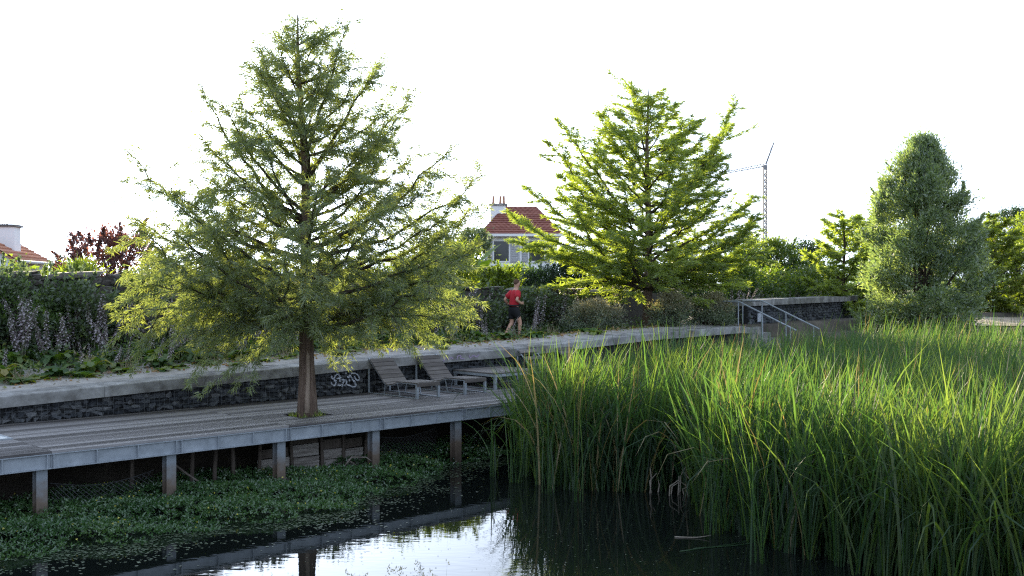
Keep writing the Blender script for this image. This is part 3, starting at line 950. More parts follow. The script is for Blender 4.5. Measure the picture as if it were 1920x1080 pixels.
# tree 1: the big cypress growing through the deck
t1 = W(TU, TV, DECK)
def L1(sy, px, py, dy, sag):
    _, h = off(585, sy, t1.x, t1.y, t1.z); dx, ht = off(px, py, t1.x, t1.y, t1.z)
    return (h, dx, dy, ht, sag)
limbs1 = [L1(482, 255, 292, -.3, .22), L1(450, 330, 330, .9, .12), L1(430, 372, 165, .2, .10), L1(400, 440, 205, -.9, .08), L1(320, 480, 80, .2, .06), L1(250, 545, 35, .1, .03),
          L1(545, 225, 535, .4, .04), L1(560, 235, 585, -.6, .0), L1(590, 300, 612, .3, -.05), L1(580, 250, 480, .9, .10), L1(600, 380, 618, -.9, -.06), L1(520, 290, 420, -1.2, .12),
          L1(480, 908, 320, .2, .14), L1(470, 850, 280, -.7, .12), L1(520, 900, 380, 1.0, .12), L1(420, 765, 180, .2, .06), L1(340, 712, 100, .3, .04), L1(300, 660, 45, -.2, .03), L1(380, 745, 250, -.9, .08),
          L1(560, 885, 560, .3, .02), L1(590, 880, 600, -.4, -.04), L1(600, 800, 615, .8, -.06), L1(560, 870, 470, -.8, .08), L1(610, 690, 618, -1.3, -.04), L1(600, 470, 622, -1.2, -.05), L1(608, 560, 612, -2.0, -.03), L1(600, 640, 618, 1.6, -.04)]
def prof1(f):
    return float(np.interp(f, [.15, .25, .4, .5, .6, .75, .9, 1], [3.0, 3.3, 3.2, 2.85, 2.15, 1.45, .85, .3]))
_, n1 = cypress('cypress_tree', 'large feathery cypress growing up through the timber deck', t1, 7.5, .155, limbs1, 72, prof1, M['cyp1'], M['bark'], 3, leaf_len=.13, leaf_w=.0145, flat=.15, droop=.45, dens=1.1, h0=.26, top_thin=.3, scale_sec=1.3, lean=(-.15, 0))
# bare scar on its trunk
sc_o = MB()
tfront = Vector((.035, -.16, 0))
sc_o.tube([(.03, -.20, .05), (.03, -.165, .4), (.04, -.15, .8), (.035, -.145, 1.1), (.03, -.135, 1.2)], [.05, .045, .035, .03, .005], 6)
for ch in list(bpy.data.objects):
    if ch.name.startswith('cypress_tree'): CT = ch
o = sc_o.build('bark_scar', M['scar'], CT, smooth=True); o['label'] = 'pale strip of bare wood down the trunk'

# tree 2: brighter cypress on the path
t2 = Vector((4.46, 35.0, 0)); t2.z = ground_h(t2.x, t2.y) - .02
def L2(sy, px, py, dy, sag):
    _, h = off(1218, sy, t2.x, t2.y, t2.z); dx, ht = off(px, py, t2.x, t2.y, t2.z)
    return (h, dx, dy, ht, sag)
limbs2 = [L2(460, 1385, 185, .4, .08), L2(440, 1360, 240, -.8, .08), L2(480, 1425, 365, .5, .12), L2(300, 1300, 225, .3, .05),
          L2(440, 1050, 220, .3, .10), L2(450, 1020, 265, -.9, .10), L2(480, 980, 345, .2, .12), L2(500, 950, 400, -.5, .10), L2(360, 1120, 205, .2, .06), L2(300, 1185, 150, .3, .05),
          L2(500, 960, 450, .9, .05), L2(520, 1030, 540, -.6, .0), L2(520, 1400, 540, .4, .0), L2(510, 1435, 470, -.5, .05), L2(530, 1120, 580, -1.2, -.04), L2(530, 1320, 575, -.8, -.04)]
def prof2(f):
    return float(np.interp(f, [.15, .25, .35, .5, .65, .8, .9, 1], [3.2, 4.0, 4.0, 3.6, 2.8, 1.7, .9, .2]))
_, n2 = cypress('cypress_tree', 'bright yellow-green cypress with layered branches beside the path', t2, 8.2, .17, limbs2, 70, prof2, M['cyp2'], M['bark'], 11, leaf_len=.17, leaf_w=.028, flat=.8, droop=.14, dens=.86, h0=.20, scale_sec=1.35, top_thin=.2)

# young cypress behind the silver tree, and one more at the right
t3 = Vector((14.0, 45.0, 0)); t3.z = 1.85
def prof3(f): return float(np.interp(f, [.1, .3, .6, .85, 1], [1.5, 2.0, 1.5, .9, .2]))
cypress('young_cypress', 'young yellow-green cypress left of the silvery tree', t3, 4.9, .09, [], 34, prof3, M['cyp2'], M['barkdark'], 21, leaf_len=.22, leaf_w=.06, flat=.6, droop=.2, dens=.8, h0=.1)
t4 = Vector((22.6, 50.0, 0)); t4.z = 1.85
def prof4(f): return float(np.interp(f, [.1, .3, .6, .85, 1], [1.9, 2.1, 1.7, 1.0, .2]))
cypress('young_cypress', 'golden young cypress right of the silvery tree', t4, 5.0, .09, [], 34, prof4, M['yellow'], M['barkdark'], 23, leaf_len=.24, leaf_w=.07, flat=.6, droop=.2, dens=.8, h0=.08)

def bushy(name, label, base, rx, ry, h, mat, seed, nclump=60, per=160, leaf=(.07, .03), clump_r=.25, trunk=.04, cat='shrub', group=None, hmin=.12, shape=None, stems=10, up=.2, extra=None, barkmat=None, part='crown', shoots=0, lob=.22):
    """plant of many leaf clumps on stems"""
    rng = np.random.default_rng(seed)
    root = empty(name, base, 0, label=label, cat=cat, group=group)
    if shape is None: shape = lambda f: math.sin(math.pi * min(1, max(0.02, .12 + .86 * f))) ** .6
    cs = []
    for i in range(nclump):
        f = rng.uniform(hmin, 1.0)
        a = rng.uniform(0, 2*math.pi)
        r = shape(f) * (rng.uniform(0, 1) ** .45) * (1 + lob * math.sin(3 * a + 9 * f + seed) + .12 * math.sin(5 * a - 13 * f))
        cs.append((rx * r * math.cos(a), ry * r * math.sin(a), f * h))
    cs = np.array(cs)
    mb = MB()
    pick = rng.choice(nclump, min(stems, nclump), replace=False)
    for i in pick:
        c = cs[i]
        if trunk > .05:
            p0 = np.array([0, 0, 0]); mid = np.array([c[0]*.25, c[1]*.25, c[2]*.55])
        else:
            p0 = np.array([c[0]*.25, c[1]*.25, 0]); mid = np.array([c[0]*.6, c[1]*.6, c[2]*.5])
        pts = bez(p0 - np.array([0, 0, .15]), mid, c, 7)
        mb.tube(pts, np.linspace(trunk, trunk * .15, 7), 5)
    mb.build('trunk' if trunk > .05 else 'stem', barkmat or M['barkdark'], root, smooth=True)
    sz = clump_r * rng.uniform(.6, 1.3, nclump)
    pos = np.repeat(cs, per, axis=0) + rng.normal(size=(nclump * per, 3)) * np.repeat(sz, per)[:, None] * np.array([1, 1, .75]) * .6
    pos[:, 2] = np.maximum(pos[:, 2], .02)
    if shoots:                 # thin leafy shoots standing out of the outline
        ra = np.hypot(cs[:, 0] / rx, cs[:, 1] / ry) + cs[:, 2] / h * .5
        for i in np.argsort(-ra)[:shoots]:
            c = cs[i]; dv = unit(np.array([c[0], c[1], 0]) * .5 + np.array([0, 0, 1.2]) + rng.normal(scale=.25, size=3)); L_ = rng.uniform(.35, .8)
            tq = rng.uniform(0, 1, 70)[:, None]
            pos = np.concatenate([pos, c + dv * L_ * tq + rng.normal(scale=.05, size=(70, 3)) * (1.15 - tq)])
        cs = np.concatenate([np.repeat(cs, per, axis=0), np.repeat(cs[np.argsort(-ra)[:shoots]], 70, axis=0)])
    else: cs = np.repeat(cs, per, axis=0)
    out = unit(pos - cs * np.array([.6, .6, .9]))
    d = out + rng.normal(size=pos.shape) * .7 + np.array([0, 0, up])
    q = leaf_tris(pos, d, rng.uniform(.6, 1.3, len(pos)) * leaf[0] * 1.15, rng.uniform(.7, 1.2, len(pos)) * leaf[1] * 1.4, rng)
    mats = [mat]; mi = None
    if extra is not None:      # (material, share) flowers, dry tips or lighter leaves on the upper side
        mats = [mat, extra[0]]
        topness = (pos[:, 2] / h) + rng.uniform(-.3, .3, len(pos))
        mi = (topness > 1 - extra[1]).astype(np.int32)
    me = quads_mesh(part, q, 3, mats, mi)
    link(part, me, root)
    return root

def gz(p, default=1.86):
    return p
def on(px, Y, z=None):
    X = (px - 960) / F * Y
    return Vector((X, Y, ground_h(X, Y) if z is None else z))

# silvery tree at the right
def sh_silver(f): return float(np.interp(f, [0, .14, .37, .6, .8, .92, 1], [.8, 1.0, .9, .76, .56, .30, .05]))
bushy('silver_tree', 'tall silvery-leaved tree at the edge of the reeds', on(1728, 38.0, 1.7), 2.05, 2.05, 6.9, M['silver'], 31, nclump=330, per=230, leaf=(.15, .040), clump_r=.30, lob=.14, trunk=.08, cat='tree', hmin=.02, shape=sh_silver, stems=26, up=.5, shoots=130)

# background trees and shrubs: (name, label, px, Y, rx, ry, h, mat, clumps, per, leaf, clump_r, extra)
bushy('plum_tree', 'purple-leaved plum tree behind the old stone wall', on(212, 42, 1.8), 1.75, 1.6, 3.75, M['plum'], 41, nclump=70, per=80, leaf=(.13, .075), clump_r=.35, trunk=.08, cat='tree', hmin=.35, stems=26, up=.2, shoots=30, shape=lambda f: math.sin(math.pi * min(1, max(.03, f * .9))) ** .55)
bushy('dark_conifer', 'small dark conifer tip between the left house and the plum tree', on(112, 44, 1.8), .7, .7, 2.85, M['dark'], 42, nclump=40, per=110, leaf=(.12, .04), clump_r=.25, trunk=.06, cat='tree', shape=lambda f: max(.05, 1.05 - f), stems=10)
bushy('bamboo_clump', 'pale arching bamboo-like clump just above the wall in front of the plum tree', on(150, 31, 1.8), .8, .6, 2.2, M['yellow'], 43, nclump=46, per=90, leaf=(.20, .03), clump_r=.25, cat='shrub', hmin=.4, stems=14)
for i, (px, Yv, rx, h, mt, lb) in enumerate((
        (0, 23.2, 1.15, 1.7, 'green', 'leafy climber heaped over the stone wall at the left edge'),
        (70, 24.0, 1.0, 1.7, 'green', 'leafy climber on the stone wall below the left house'),
        (135, 24.6, .65, 1.65, 'green', 'climber ending beside the bare patch of stone wall'),
        )):
    bushy('climbing_shrub', lb, on(px, Yv), rx, .55, h, M[mt], 50 + i, nclump=44, per=90, leaf=(.085, .045), clump_r=.24, cat='shrub', group='climbers on the old wall', hmin=.3, stems=16, shoots=30, extra=(M['greygreen'], .12))  # sunlit tops of the climbers put into the leaf colour
SHR = [
    (30, 27.5, 1.3, 1.0, 1.95, 'yellow', 'sunlit pale green shrub tops in front of the left house'),
    (330, 28.5, 1.6, .8, 2.1, 'dark', 'dark shrub behind the lower left of the big cypress'),
    (470, 29.5, 1.6, .8, 2.1, 'dark', 'dark shrub left of the big cypress trunk'),
    (610, 31.0, 1.6, .8, 2.1, 'dark', 'dark shrub right behind the big cypress trunk'),
    (740, 32.5, 1.6, .8, 2.2, 'green', 'green shrub behind the lower right of the big cypress'),
    (840, 36.5, 1.3, 1.1, 3.0, 'yellow', 'yellow-green shrub below the banana plant'),
    (882, 41.0, .75, .8, 3.7, 'greygreen', 'loose pale sapling in front of the white house wall'),
    (935, 40.0, 1.2, 1.0, 2.1, 'yellow', 'bright yellow-green shrub behind the runner'),
    (1015, 44.0, 1.5, 1.0, 2.3, 'dark', 'dark evergreen bush below the red roof'),
    (965, 46.0, 1.2, 1.0, 2.3, 'green', 'rounded green bush against the white house wall'),
    (1090, 44.0, 1.7, 1.0, 2.7, 'dark', 'dark bush behind the left of the bright cypress'),
    (1200, 45.0, 2.2, 1.0, 2.6, 'dark', 'dark bush behind the trunk of the bright cypress'),
    (1330, 46.0, 2.2, 1.0, 2.6, 'dark', 'dark bush behind the right of the bright cypress'),
    (1400, 52.0, 1.6, 1.4, 3.9, 'green', 'tall green bush under the crane mast'),
    (1455, 50.0, 1.6, 1.4, 3.6, 'green', 'green bush right of the crane mast'),
    (1510, 51.0, 1.5, 1.4, 3.5, 'dark', 'dark green bush between crane and young cypress'),
    (1395, 45.0, 1.5, .9, 2.3, 'green', 'leafy hedge bush above the hand rails'),
    (1455, 46.5, 1.5, .9, 2.2, 'green', 'leafy hedge bush above the middle of the far gabion wall'),
    (1520, 48.5, 1.5, .9, 2.2, 'green', 'leafy hedge bush above the end of the far gabion wall'),
    (1640, 56.0, 2.6, 1.5, 5.2, 'green', 'green tree behind the left side of the silvery tree'),
    (1905, 60.0, 2.2, 2.0, 5.8, 'dark', 'dark tree at the right edge of the picture'),
    (1955, 56.0, 2.2, 2.0, 5.4, 'yellow', 'sunlit tree cut off by the right edge'),
    (1780, 62.0, 3.0, 2.0, 4.6, 'green', 'green tree behind the right side of the silvery tree'),
]
for i, (px, Yv, rx, ry, h, mt, lb) in enumerate(SHR):
    istree = h > 4.5
    bushy('leafy_tree' if istree else 'leafy_shrub', lb, on(px, Yv, 1.8), rx, ry, h, M[mt], 70 + i, nclump=int(50 + 24 * rx * h / 3), per=105, leaf=(.12, .055), clump_r=.34, shoots=26,
          trunk=.1 if istree else .04, cat='tree' if istree else 'shrub', hmin=.08, stems=14, extra=(M['yellow'], .12) if mt == 'green' else None)

# banana plant
bn = empty('banana_plant', on(880, 39.0, 1.8), 0, label='banana plant with big upright yellow-green leaves', cat='plant')
rng = np.random.default_rng(5)
mb = MB(); mb.tube([(0, 0, -.1), (.02, 0, 1.0), (.03, 0, 2.1)], [.14, .11, .07], 9); mb.build('stem', M['green'], bn, smooth=True)
for i, (az, ln, el) in enumerate(((.2, 1.9, 1.15), (2.8, 1.7, 1.35), (1.2, 1.5, .9), (4.2, 1.5, 1.0), (5.4, 1.6, .8), (3.5, 1.2, .6))):
    k = 9; vs = []; pos = np.array([.03, 0, 2.0]); e = el
    for j in range(k):
        t = j / (k - 1)
        d = np.array([math.cos(az) * math.cos(e), math.sin(az) * math.cos(e), math.sin(e)])
        sd = np.array([-math.sin(az), math.cos(az), 0]); nu = np.cross(sd, d)
        wd = .26 * (math.sin(math.pi * min(1, .04 + t * .96)) ** .7) * (.85 + .3 * rng.uniform()) + .01
        vs += [pos - sd * wd + nu * wd * .35, pos, pos + sd * wd + nu * wd * .35]
        pos = pos + d * ln / k; e -= .10
    mb = MB(); mb.add(vs, [(3*j, 3*j+1, 3*j+4, 3*j+3) for j in range(k-1)] + [(3*j+1, 3*j+2, 3*j+5, 3*j+4) for j in range(k-1)])
    mb.build('leaf', M['banana'], bn, smooth=True)

# tan flowering bushes by the path
for i, (px, Yv, rx, h, lb) in enumerate(((1115, 32.6, .92, .95, 'rounded bush with tan flower heads left of the bright cypress trunk'), (1258, 33.8, .62, 1.0, 'grey-green bush with tan tips just right of the bright cypress trunk'), (1335, 34.6, .72, .95, 'grey-green bush with tan tips beside the hand rail'))):
    bushy('flowering_bush', lb, on(px, Yv), rx, .7, h, M['greygreen'], 120 + i, nclump=110, per=85, leaf=(.075, .022), clump_r=.17, cat='bush', group='bushes by the path', hmin=.08, stems=24, up=.7, extra=(M['tan'], .38))

# ------------------------------------------------------------------ acanthus
def spike_mesh(seed):
    r = np.random.default_rng(seed)
    Hs = r.uniform(1.05, 1.45); mb = MB()
    bx, by = r.normal(scale=.10, size=2)
    f = lambda t: Vector((bx * t * t * 1.6, by * t * t * 1.6, Hs * t))
    mb.cur = 0; mb.tube([f(t) for t in np.linspace(0, 1, 7)], [.013, .012, .011, .010, .008, .006, .003], 5)
    n = 34
    for i in range(n):
        t = .36 + .62 * i / n; c = f(t); a = i * 2.399 + r.uniform(-.3, .3)
        d = Vector((math.cos(a), math.sin(a), 0)); sd = Vector((-d.y, d.x, 0)); sc_ = 1.3 * (1.0 - .5 * (i / n)) * r.uniform(.85, 1.15)
        # hooded bract above
        mb.cur = 1
        q = c + Vector((0, 0, .022 * sc_))
        mb.add([q, q + d*.034*sc_ + sd*.020*sc_ + Vector((0,0,.016*sc_)), q + d*.062*sc_ - Vector((0,0,.004*sc_)), q + d*.034*sc_ - sd*.020*sc_ + Vector((0,0,.016*sc_))], [(0,1,2,3)])
        # white three-lobed lip below
        if r.uniform() < .85:
            mb.cur = 2
            q = c + d * .012
            mb.add([q, q + d*.036*sc_ + sd*.022*sc_ - Vector((0,0,.012*sc_)), q + d*.055*sc_ - Vector((0,0,.042*sc_)), q + d*.036*sc_ - sd*.022*sc_ - Vector((0,0,.012*sc_))], [(0,1,2,3)])
    return mb.mesh('flower_spike', [M['acstem'], M['acbract'], M['acpetal']])
SPIKES = [spike_mesh(300 + i) for i in range(8)]

def lobed_leaf(mb, base, az, ln, el, wd, r):
    k = 9; vs = []; pos = np.array(base, float); e = el
    for j in range(k):
        t = j / (k - 1)
        d = np.array([math.cos(az) * math.cos(e), math.sin(az) * math.cos(e), math.sin(e)])
        sd = np.array([-math.sin(az), math.cos(az), 0.0]); nu = np.cross(sd, d)
        w = wd * (math.sin(math.pi * min(1, .10 + t * .88)) ** .8) * (1.25 if j % 2 else .55) + .006
        fw = d * (.03 if j % 2 else 0)
        vs += [pos - sd * w - nu * w * .15 + fw, pos, pos + sd * w - nu * w * .15 + fw]
        pos = pos + d * ln / (k - 1); e -= .23 + r.uniform(-.03, .05)
    mb.add(vs, [(3*j, 3*j+1, 3*j+4, 3*j+3) for j in range(k-1)] + [(3*j+1, 3*j+2, 3*j+5, 3*j+4) for j in range(k-1)])

def leaves_mesh(seed, n=13, ln=.62, mats=None, yel=.15):
    r = np.random.default_rng(seed); mb = MB()
    for i in range(n):
        mb.cur = 1 if r.uniform() < yel else 0
        az = i * 2.399 + r.uniform(-.3, .3)
        lobed_leaf(mb, (r.normal(scale=.05), r.normal(scale=.05), .02), az, ln * r.uniform(.65, 1.2), r.uniform(.75, 1.35), .13 * r.uniform(.8, 1.2), r)
    return mb.mesh('leaf_rosette', mats or [M['acleaf'], M['acyellow']])
ROS = [leaves_mesh(400 + i) for i in range(6)]
ROSF = [leaves_mesh(440 + i, n=14, ln=.5, yel=.4) for i in range(4)]
ROSY = [leaves_mesh(420 + i, n=9, ln=.34, yel=.65) for i in range(4)]

ORD = ['first', 'second', 'third', 'fourth', 'fifth', 'sixth', 'seventh', 'eighth', 'ninth', 'tenth', 'eleventh', 'twelfth', 'thirteenth', 'fourteenth', 'fifteenth', 'sixteenth', 'seventeenth', 'eighteenth', 'nineteenth', 'twentieth', 'twenty-first', 'twenty-second', 'twenty-third', 'twenty-fourth', 'twenty-fifth', 'twenty-sixth', 'twenty-seventh', 'twenty-eighth', 'twenty-ninth', 'thirtieth']
def acanthus(p, label, nsp, group, hs=1.0, seed=0):
    r = np.random.default_rng(900 + seed)
    root = empty('acanthus_plant', p, r.uniform(0, 6.28), label=label, cat='acanthus', group=group)
    kz = r.uniform(1.1, 1.7)
    link('leaf_rosette', (ROSF if hs < .7 else ROS)[r.integers(4)], root, (0, 0, 0), (0, 0, 0), (.8, .8, kz * .8))
    for k in range(nsp):
        a = r.uniform(0, 6.28); rr = r.uniform(.03, .28)
        tl = r.normal(scale=.06, size=2)
        if r.uniform() < .10: tl = tl * 6
        sc_ = hs * r.uniform(.75, 1.12)
        link('flower_spike', SPIKES[r.integers(8)], root, (rr * math.cos(a), rr * math.sin(a), 0), (tl[0], tl[1], r.uniform(0, 6.28)), (sc_ * 1.15, sc_ * 1.15, sc_))
sd = 0
for i in range(17):              # dark leafy growth climbing the old wall
    sx = -8.2 + i * 1.5; p = W(sx + random.uniform(-.2, .2), 8.15); p.z = ground_h(p.x, p.y)
    if abs(sx + 2.2) < .8: hh_ = 1.0
    else: hh_ = (owz(sx) - p.z) * random.uniform(.72, 1.0)
    bushy('wall_creeper', '%s dark leafy creeper from the left against the old stone wall' % ORD[i], p, .95, .42, hh_, M['darkmid'], 500 + i, nclump=30, per=70, leaf=(.10, .06), clump_r=.26, cat='creeper', group='creepers on the old wall', hmin=.05, stems=9, shape=lambda f: 1.0)
rows = [('back', 7.45, -9.0, 17.8, 26, 5, 1.12, 'in the back row by the stone wall'), ('middle', 6.55, -8.6, 9.6, 24, 3, .95, 'in the middle row of the planting'), ('front', 5.75, -8.8, 5.6, 29, 1, .6, 'in the front row by the dusty path')]
for rn, v0, a, b, n, nsp, hs0, where in rows:
    for i in range(n):
        s = a + (b - a) * (i + .5) / n + random.uniform(-.25, .25); v = v0 + random.uniform(-.3, .3)
        if abs(s - 11.5) < .6 and v < 7.4: continue
        p = W(s, v); p.z = ground_h(p.x, p.y)
        acanthus(p, '%s acanthus from the left %s' % (ORD[i], where), max(0 if rn == 'front' else 1, nsp + random.randint(-2, 1)), 'acanthus ' + where, seed=sd, hs=hs0); sd += 1
for i, (px, Yv, ns) in enumerate(((905, 29.2, 2), (948, 29.6, 1), (1002, 29.9, 2), (1370, 36.6, 4), (1392, 36.9, 3), (1060, 34.5, 5), (1035, 36.3, 5))):
    acanthus(on(px, Yv), ('acanthus with white spikes left of the runner by the path edge', 'low acanthus right in front of the legs of the runner', 'acanthus spike close to the right of the runner', 'acanthus between the hand rails and the bright cypress', 'acanthus right behind the hand rails',
        'acanthus stand behind the rounded tan bush', 'acanthus stand between the runner and the tan bush')[i], ns, 'acanthus around the runner and rails', hs=.62 if i < 3 else .95, seed=sd); sd += 1
for i in range(12):
    Yv = 46 + i * .45; px = 1395 + i * 15
    p = on(px, 43.2 + i * .42, 2.1)
    acanthus(p, '%s acanthus from the left above the coping of the far gabion wall' % ORD[i], 3, 'acanthus above the far wall', hs=.9, seed=sd); sd += 1

# low weeds along the path edge
for i in range(34):
    s = -6.5 + i * .62 + random.uniform(-.25, .25); v = random.choice((5.2, 5.35, 5.5, 5.0)) + random.uniform(-.2, .2) + .5 * (s > 5)
    if i % 9 == 4: v = 4.6
    p = W(s, v); p.z = ground_h(p.x, p.y) + .02
    root = empty('path_weed', p, random.uniform(0, 6.3), label='%s low yellow-green weed from the left along the edge of the dusty path' % (ORD[i] if i < 30 else 'thirty-' + ORD[i-30]), cat='weed', group='weeds along the path')
    k = random.uniform(.6, 1.15)
    link('leaf_rosette', ROSY[i % 4], root, (0, 0, 0), (0, 0, 0), (k, k, k * .8))
    if i % 3 == 0:
        n = 26; rng = np.random.default_rng(i)
        b = rng.normal(scale=.12, size=(n, 3)); b[:, 2] = 0
        d = rng.normal(scale=.35, size=(n, 3)); d[:, 2] = 1
        me = quads_mesh('dry_blade', leaf_quads(b, d, rng.uniform(.2, .5, n), .014, rng), 4, M['drygrass'])
        link('dry_blade', me, root)
# fine undergrowth between the acanthus plants
rng = np.random.default_rng(79); n = 1500; per = 22
sv = rng.uniform(-9, 17.5, n); vv_ = rng.uniform(5.75, 8.3, n) + .35 * (sv > 6)
bb = np.array([list(W(a, b)) for a, b in zip(sv, vv_)]); bb[:, 2] = [ground_h(p[0], p[1]) for p in bb]
hg = rng.uniform(.05, .55, n) * (.45 + .55 * (np.sin(sv * 2.1) * np.cos(vv_ * 2.7) > -.2))
pos = np.repeat(bb, per, 0) + rng.normal(scale=.09, size=(n * per, 3)) * [1, 1, 0]
pos[:, 2] += np.repeat(hg, per) * rng.uniform(.1, 1, n * per)
d = rng.normal(size=(n * per, 3)) + [0, 0, .5]
q = leaf_tris(pos, d, rng.uniform(.05, .13, n * per), rng.uniform(.03, .06, n * per), rng)
o = link('undergrowth', quads_mesh('undergrowth', q, 3, [M['green'], M['dark'], M['acyellow'], M['drygrass']], np.repeat(rng.choice(4, n, p=[.45, .3, .15, .1]), per)))
tag(o, 'tangled low undergrowth filling the planting behind the path', 'undergrowth', kind='stuff')
# rusty leaf litter under plants, too fine to count
rng = np.random.default_rng(77); n = 2600
s = rng.uniform(-8, 17, n); v = 5.4 + rng.normal(scale=.45, size=n)
pos = np.array([list(W(a, max(b, 4.5))) for a, b in zip(s, v)]); pos[:, 2] = [ground_h(p[0], p[1]) + .045 + rng.uniform(0, .05) for p in pos]
d = rng.normal(size=(n, 3)); d[:, 2] *= .25
o = link('leaf_litter', quads_mesh('leaf_litter', leaf_quads(pos, d, rng.uniform(.05, .14, n), rng.uniform(.03, .06, n), rng), 4, [M['rust_leaf'], M['drygrass'], M['acyellow']], rng.integers(0, 3, n)))
tag(o, 'scattered dry and rusty leaves along the planting edge', 'leaf litter', kind='stuff')
# grass in the tree pit
rng = np.random.default_rng(78); n = 160
a = rng.uniform(0, 6.28, n); rr = rng.uniform(.24, .34, n)
pos = np.stack([t1.x + rr * np.cos(a), t1.y + rr * np.sin(a), np.full(n, DECK - .08)], 1); d = rng.normal(scale=.5, size=(n, 3)); d[:, 2] = 1
o = link('grass', quads_mesh('grass', leaf_quads(pos, d, rng.uniform(.08, .2, n), .018, rng), 4, M['acyellow'])); tag(o, 'tufts of grass in the tree opening of the deck', 'grass', kind='stuff')
mb = MB(); mb.box((-.6, -.55, -.25), (.6, .55, -.10)); o = mb.build('planting_pit', M['soil']); o.location = t1; o.rotation_euler = (0, 0, ROTZ)
tag(o, 'dark soil pit round the cypress trunk in the deck', 'planting pit')

# ------------------------------------------------------------------ reeds
def blades(base, Hh, lean_az, lean, curl, width, rng, k=7):
    n = len(base); t = np.linspace(0, 1, k)[None, :]
    ang0 = lean[:, None]; ang = ang0 + curl[:, None] * t ** 2.2
    seg = Hh[:, None] / (k - 1)
    dx = np.sin(ang); dz = np.cos(ang)
    hx = np.concatenate([np.zeros((n, 1)), np.cumsum(dx[:, 1:] * seg, 1)], 1); hz = np.concatenate([np.zeros((n, 1)), np.cumsum(dz[:, 1:] * seg, 1)], 1)
    c, s_ = np.cos(lean_az)[:, None], np.sin(lean_az)[:, None]
    ctr = np.stack([base[:, 0:1] + hx * c, base[:, 1:2] + hx * s_, base[:, 2:3] + hz], -1)
    fa = rng.uniform(0, 2 * math.pi, n)[:, None] + t * rng.normal(scale=.8, size=(n, 1))
    w = width[:, None] * np.minimum(1, (1.02 - t) * 3.2) * .5
    sd = np.stack([np.cos(fa) * w, np.sin(fa) * w, np.zeros_like(fa)], -1)
    return np.stack([ctr - sd, ctr + sd], 2)

def inpoly(x, y, poly):
    r = np.zeros(len(x), bool); n = len(poly); j = n - 1
    for i in range(n):
        xi, yi = poly[i]; xj, yj = poly[j]
        c = ((yi > y) != (yj > y)) & (x < (xj - xi) * (y - yi) / (yj - yi + 1e-12) + xi)
        r ^= c; j = i
    return r
dk = lambda s, v: tuple(W(s, v)[:2])
RP = [dk(4.9, -.35), (.15, 20.0), (.45, 18.9), (1.0, 18.25), (2.0, 18.15), (2.95, 18.3), (2.9, 16.4), (3.2, 14.9), (3.9, 13.6), (4.6, 12.3), (5.5, 11.3), (8, 10.6), (14, 12), (20, 20), (23, 28), (22.5, 35), (14, 34.3), (10.6, 32.4), dk(17.5, -.3), dk(11, -.3)]
rng = np.random.default_rng(99)
N = 10200
x = rng.uniform(-.8, 24, N * 4); y = rng.uniform(10, 36, N * 4)
vis = np.abs(x - .0) < y * .56            # within reach of the view
ok = inpoly(x, y, RP) & vis
x, y = x[ok][:N], y[ok][:N]
ns = len(x); per = 6
hh = rng.normal(2.3, .2, ns) + .12 * np.sin(x * 1.1 + y * .7) + .08 * np.sin(x * 2.9 - y * 1.7)
lean0 = np.abs(rng.normal(.05, .06, ns)); az0 = rng.uniform(0, 6.28, ns)
bs = np.repeat(np.stack([x, y, np.full(ns, -.1)], 1), per, 0) + rng.normal(scale=.03, size=(ns * per, 3)) * [1, 1, 0]
nb = ns * per
H_ = np.repeat(hh, per) * rng.uniform(.72, 1.1, nb)
lean = np.repeat(lean0, per) + np.abs(rng.normal(.06, .08, nb))
az = np.where(rng.uniform(size=nb) < .45, rng.normal(-.2, .9, nb), rng.uniform(0, 6.28, nb))
curl = np.abs(rng.normal(.34, .32, nb)); big = rng.uniform(size=nb) < .24; curl[big] = rng.uniform(.9, 2.6, big.sum())
wd = rng.uniform(.017, .034, nb)
bl = blades(bs, H_, az, lean, curl, wd, rng)
mi = ((rng.uniform(size=nb) < .06) & (bs[:, 1] > 14)).astype(int)
o = link('reeds', strips_mesh('reeds', bl, [M['reed'], M['reeddry']], mi)); tag(o, 'dense bed of tall green reeds filling the right of the pond', 'reeds', kind='stuff')

for i, (px, py, n, lb) in enumerate(((928, 893, 9, 'small lone tuft of reeds standing in the water under the deck edge'), (968, 905, 16, 'tuft of reeds at the left corner of the reed bed'), (1030, 925, 10, 'tuft of reeds standing just off the front of the reed bed'),
        (1085, 940, 6, 'thin reed shoot in the water below the reed bed, right of the floating leaves'), (1335, 1000, 16, 'bright reed tuft at the inner corner of the reed bed'), (1425, 1055, 14, 'reed tuft near the bottom edge right of the open water'))):
    Yv = CZ * F / (py - HZ); X = (px - 960) / F * Yv
    rng = np.random.default_rng(700 + i)
    b = rng.normal(scale=.06, size=(n, 3)); b[:, 2] = -.1
    hgt = rng.uniform(1.0, 2.0, n) if i != 0 else rng.uniform(.9, 1.5, n)
    cu = np.abs(rng.normal(.25, .3, n)); cu[:2] = 1.7
    az = rng.uniform(0, 6.28, n)
    if i == 0: az[:2] = math.pi * .95; hgt[:2] = 1.7
    me = strips_mesh('blade', blades(b, hgt, az, np.abs(rng.normal(.06, .06, n)), cu, rng.uniform(.014, .022, n), rng, k=12), [M['reed']])
    root = empty('reed_tuft', (X, Yv, 0), 0, label=lb, cat='reeds', group='reed tufts in the open water')
    o = link('blade', me, root)
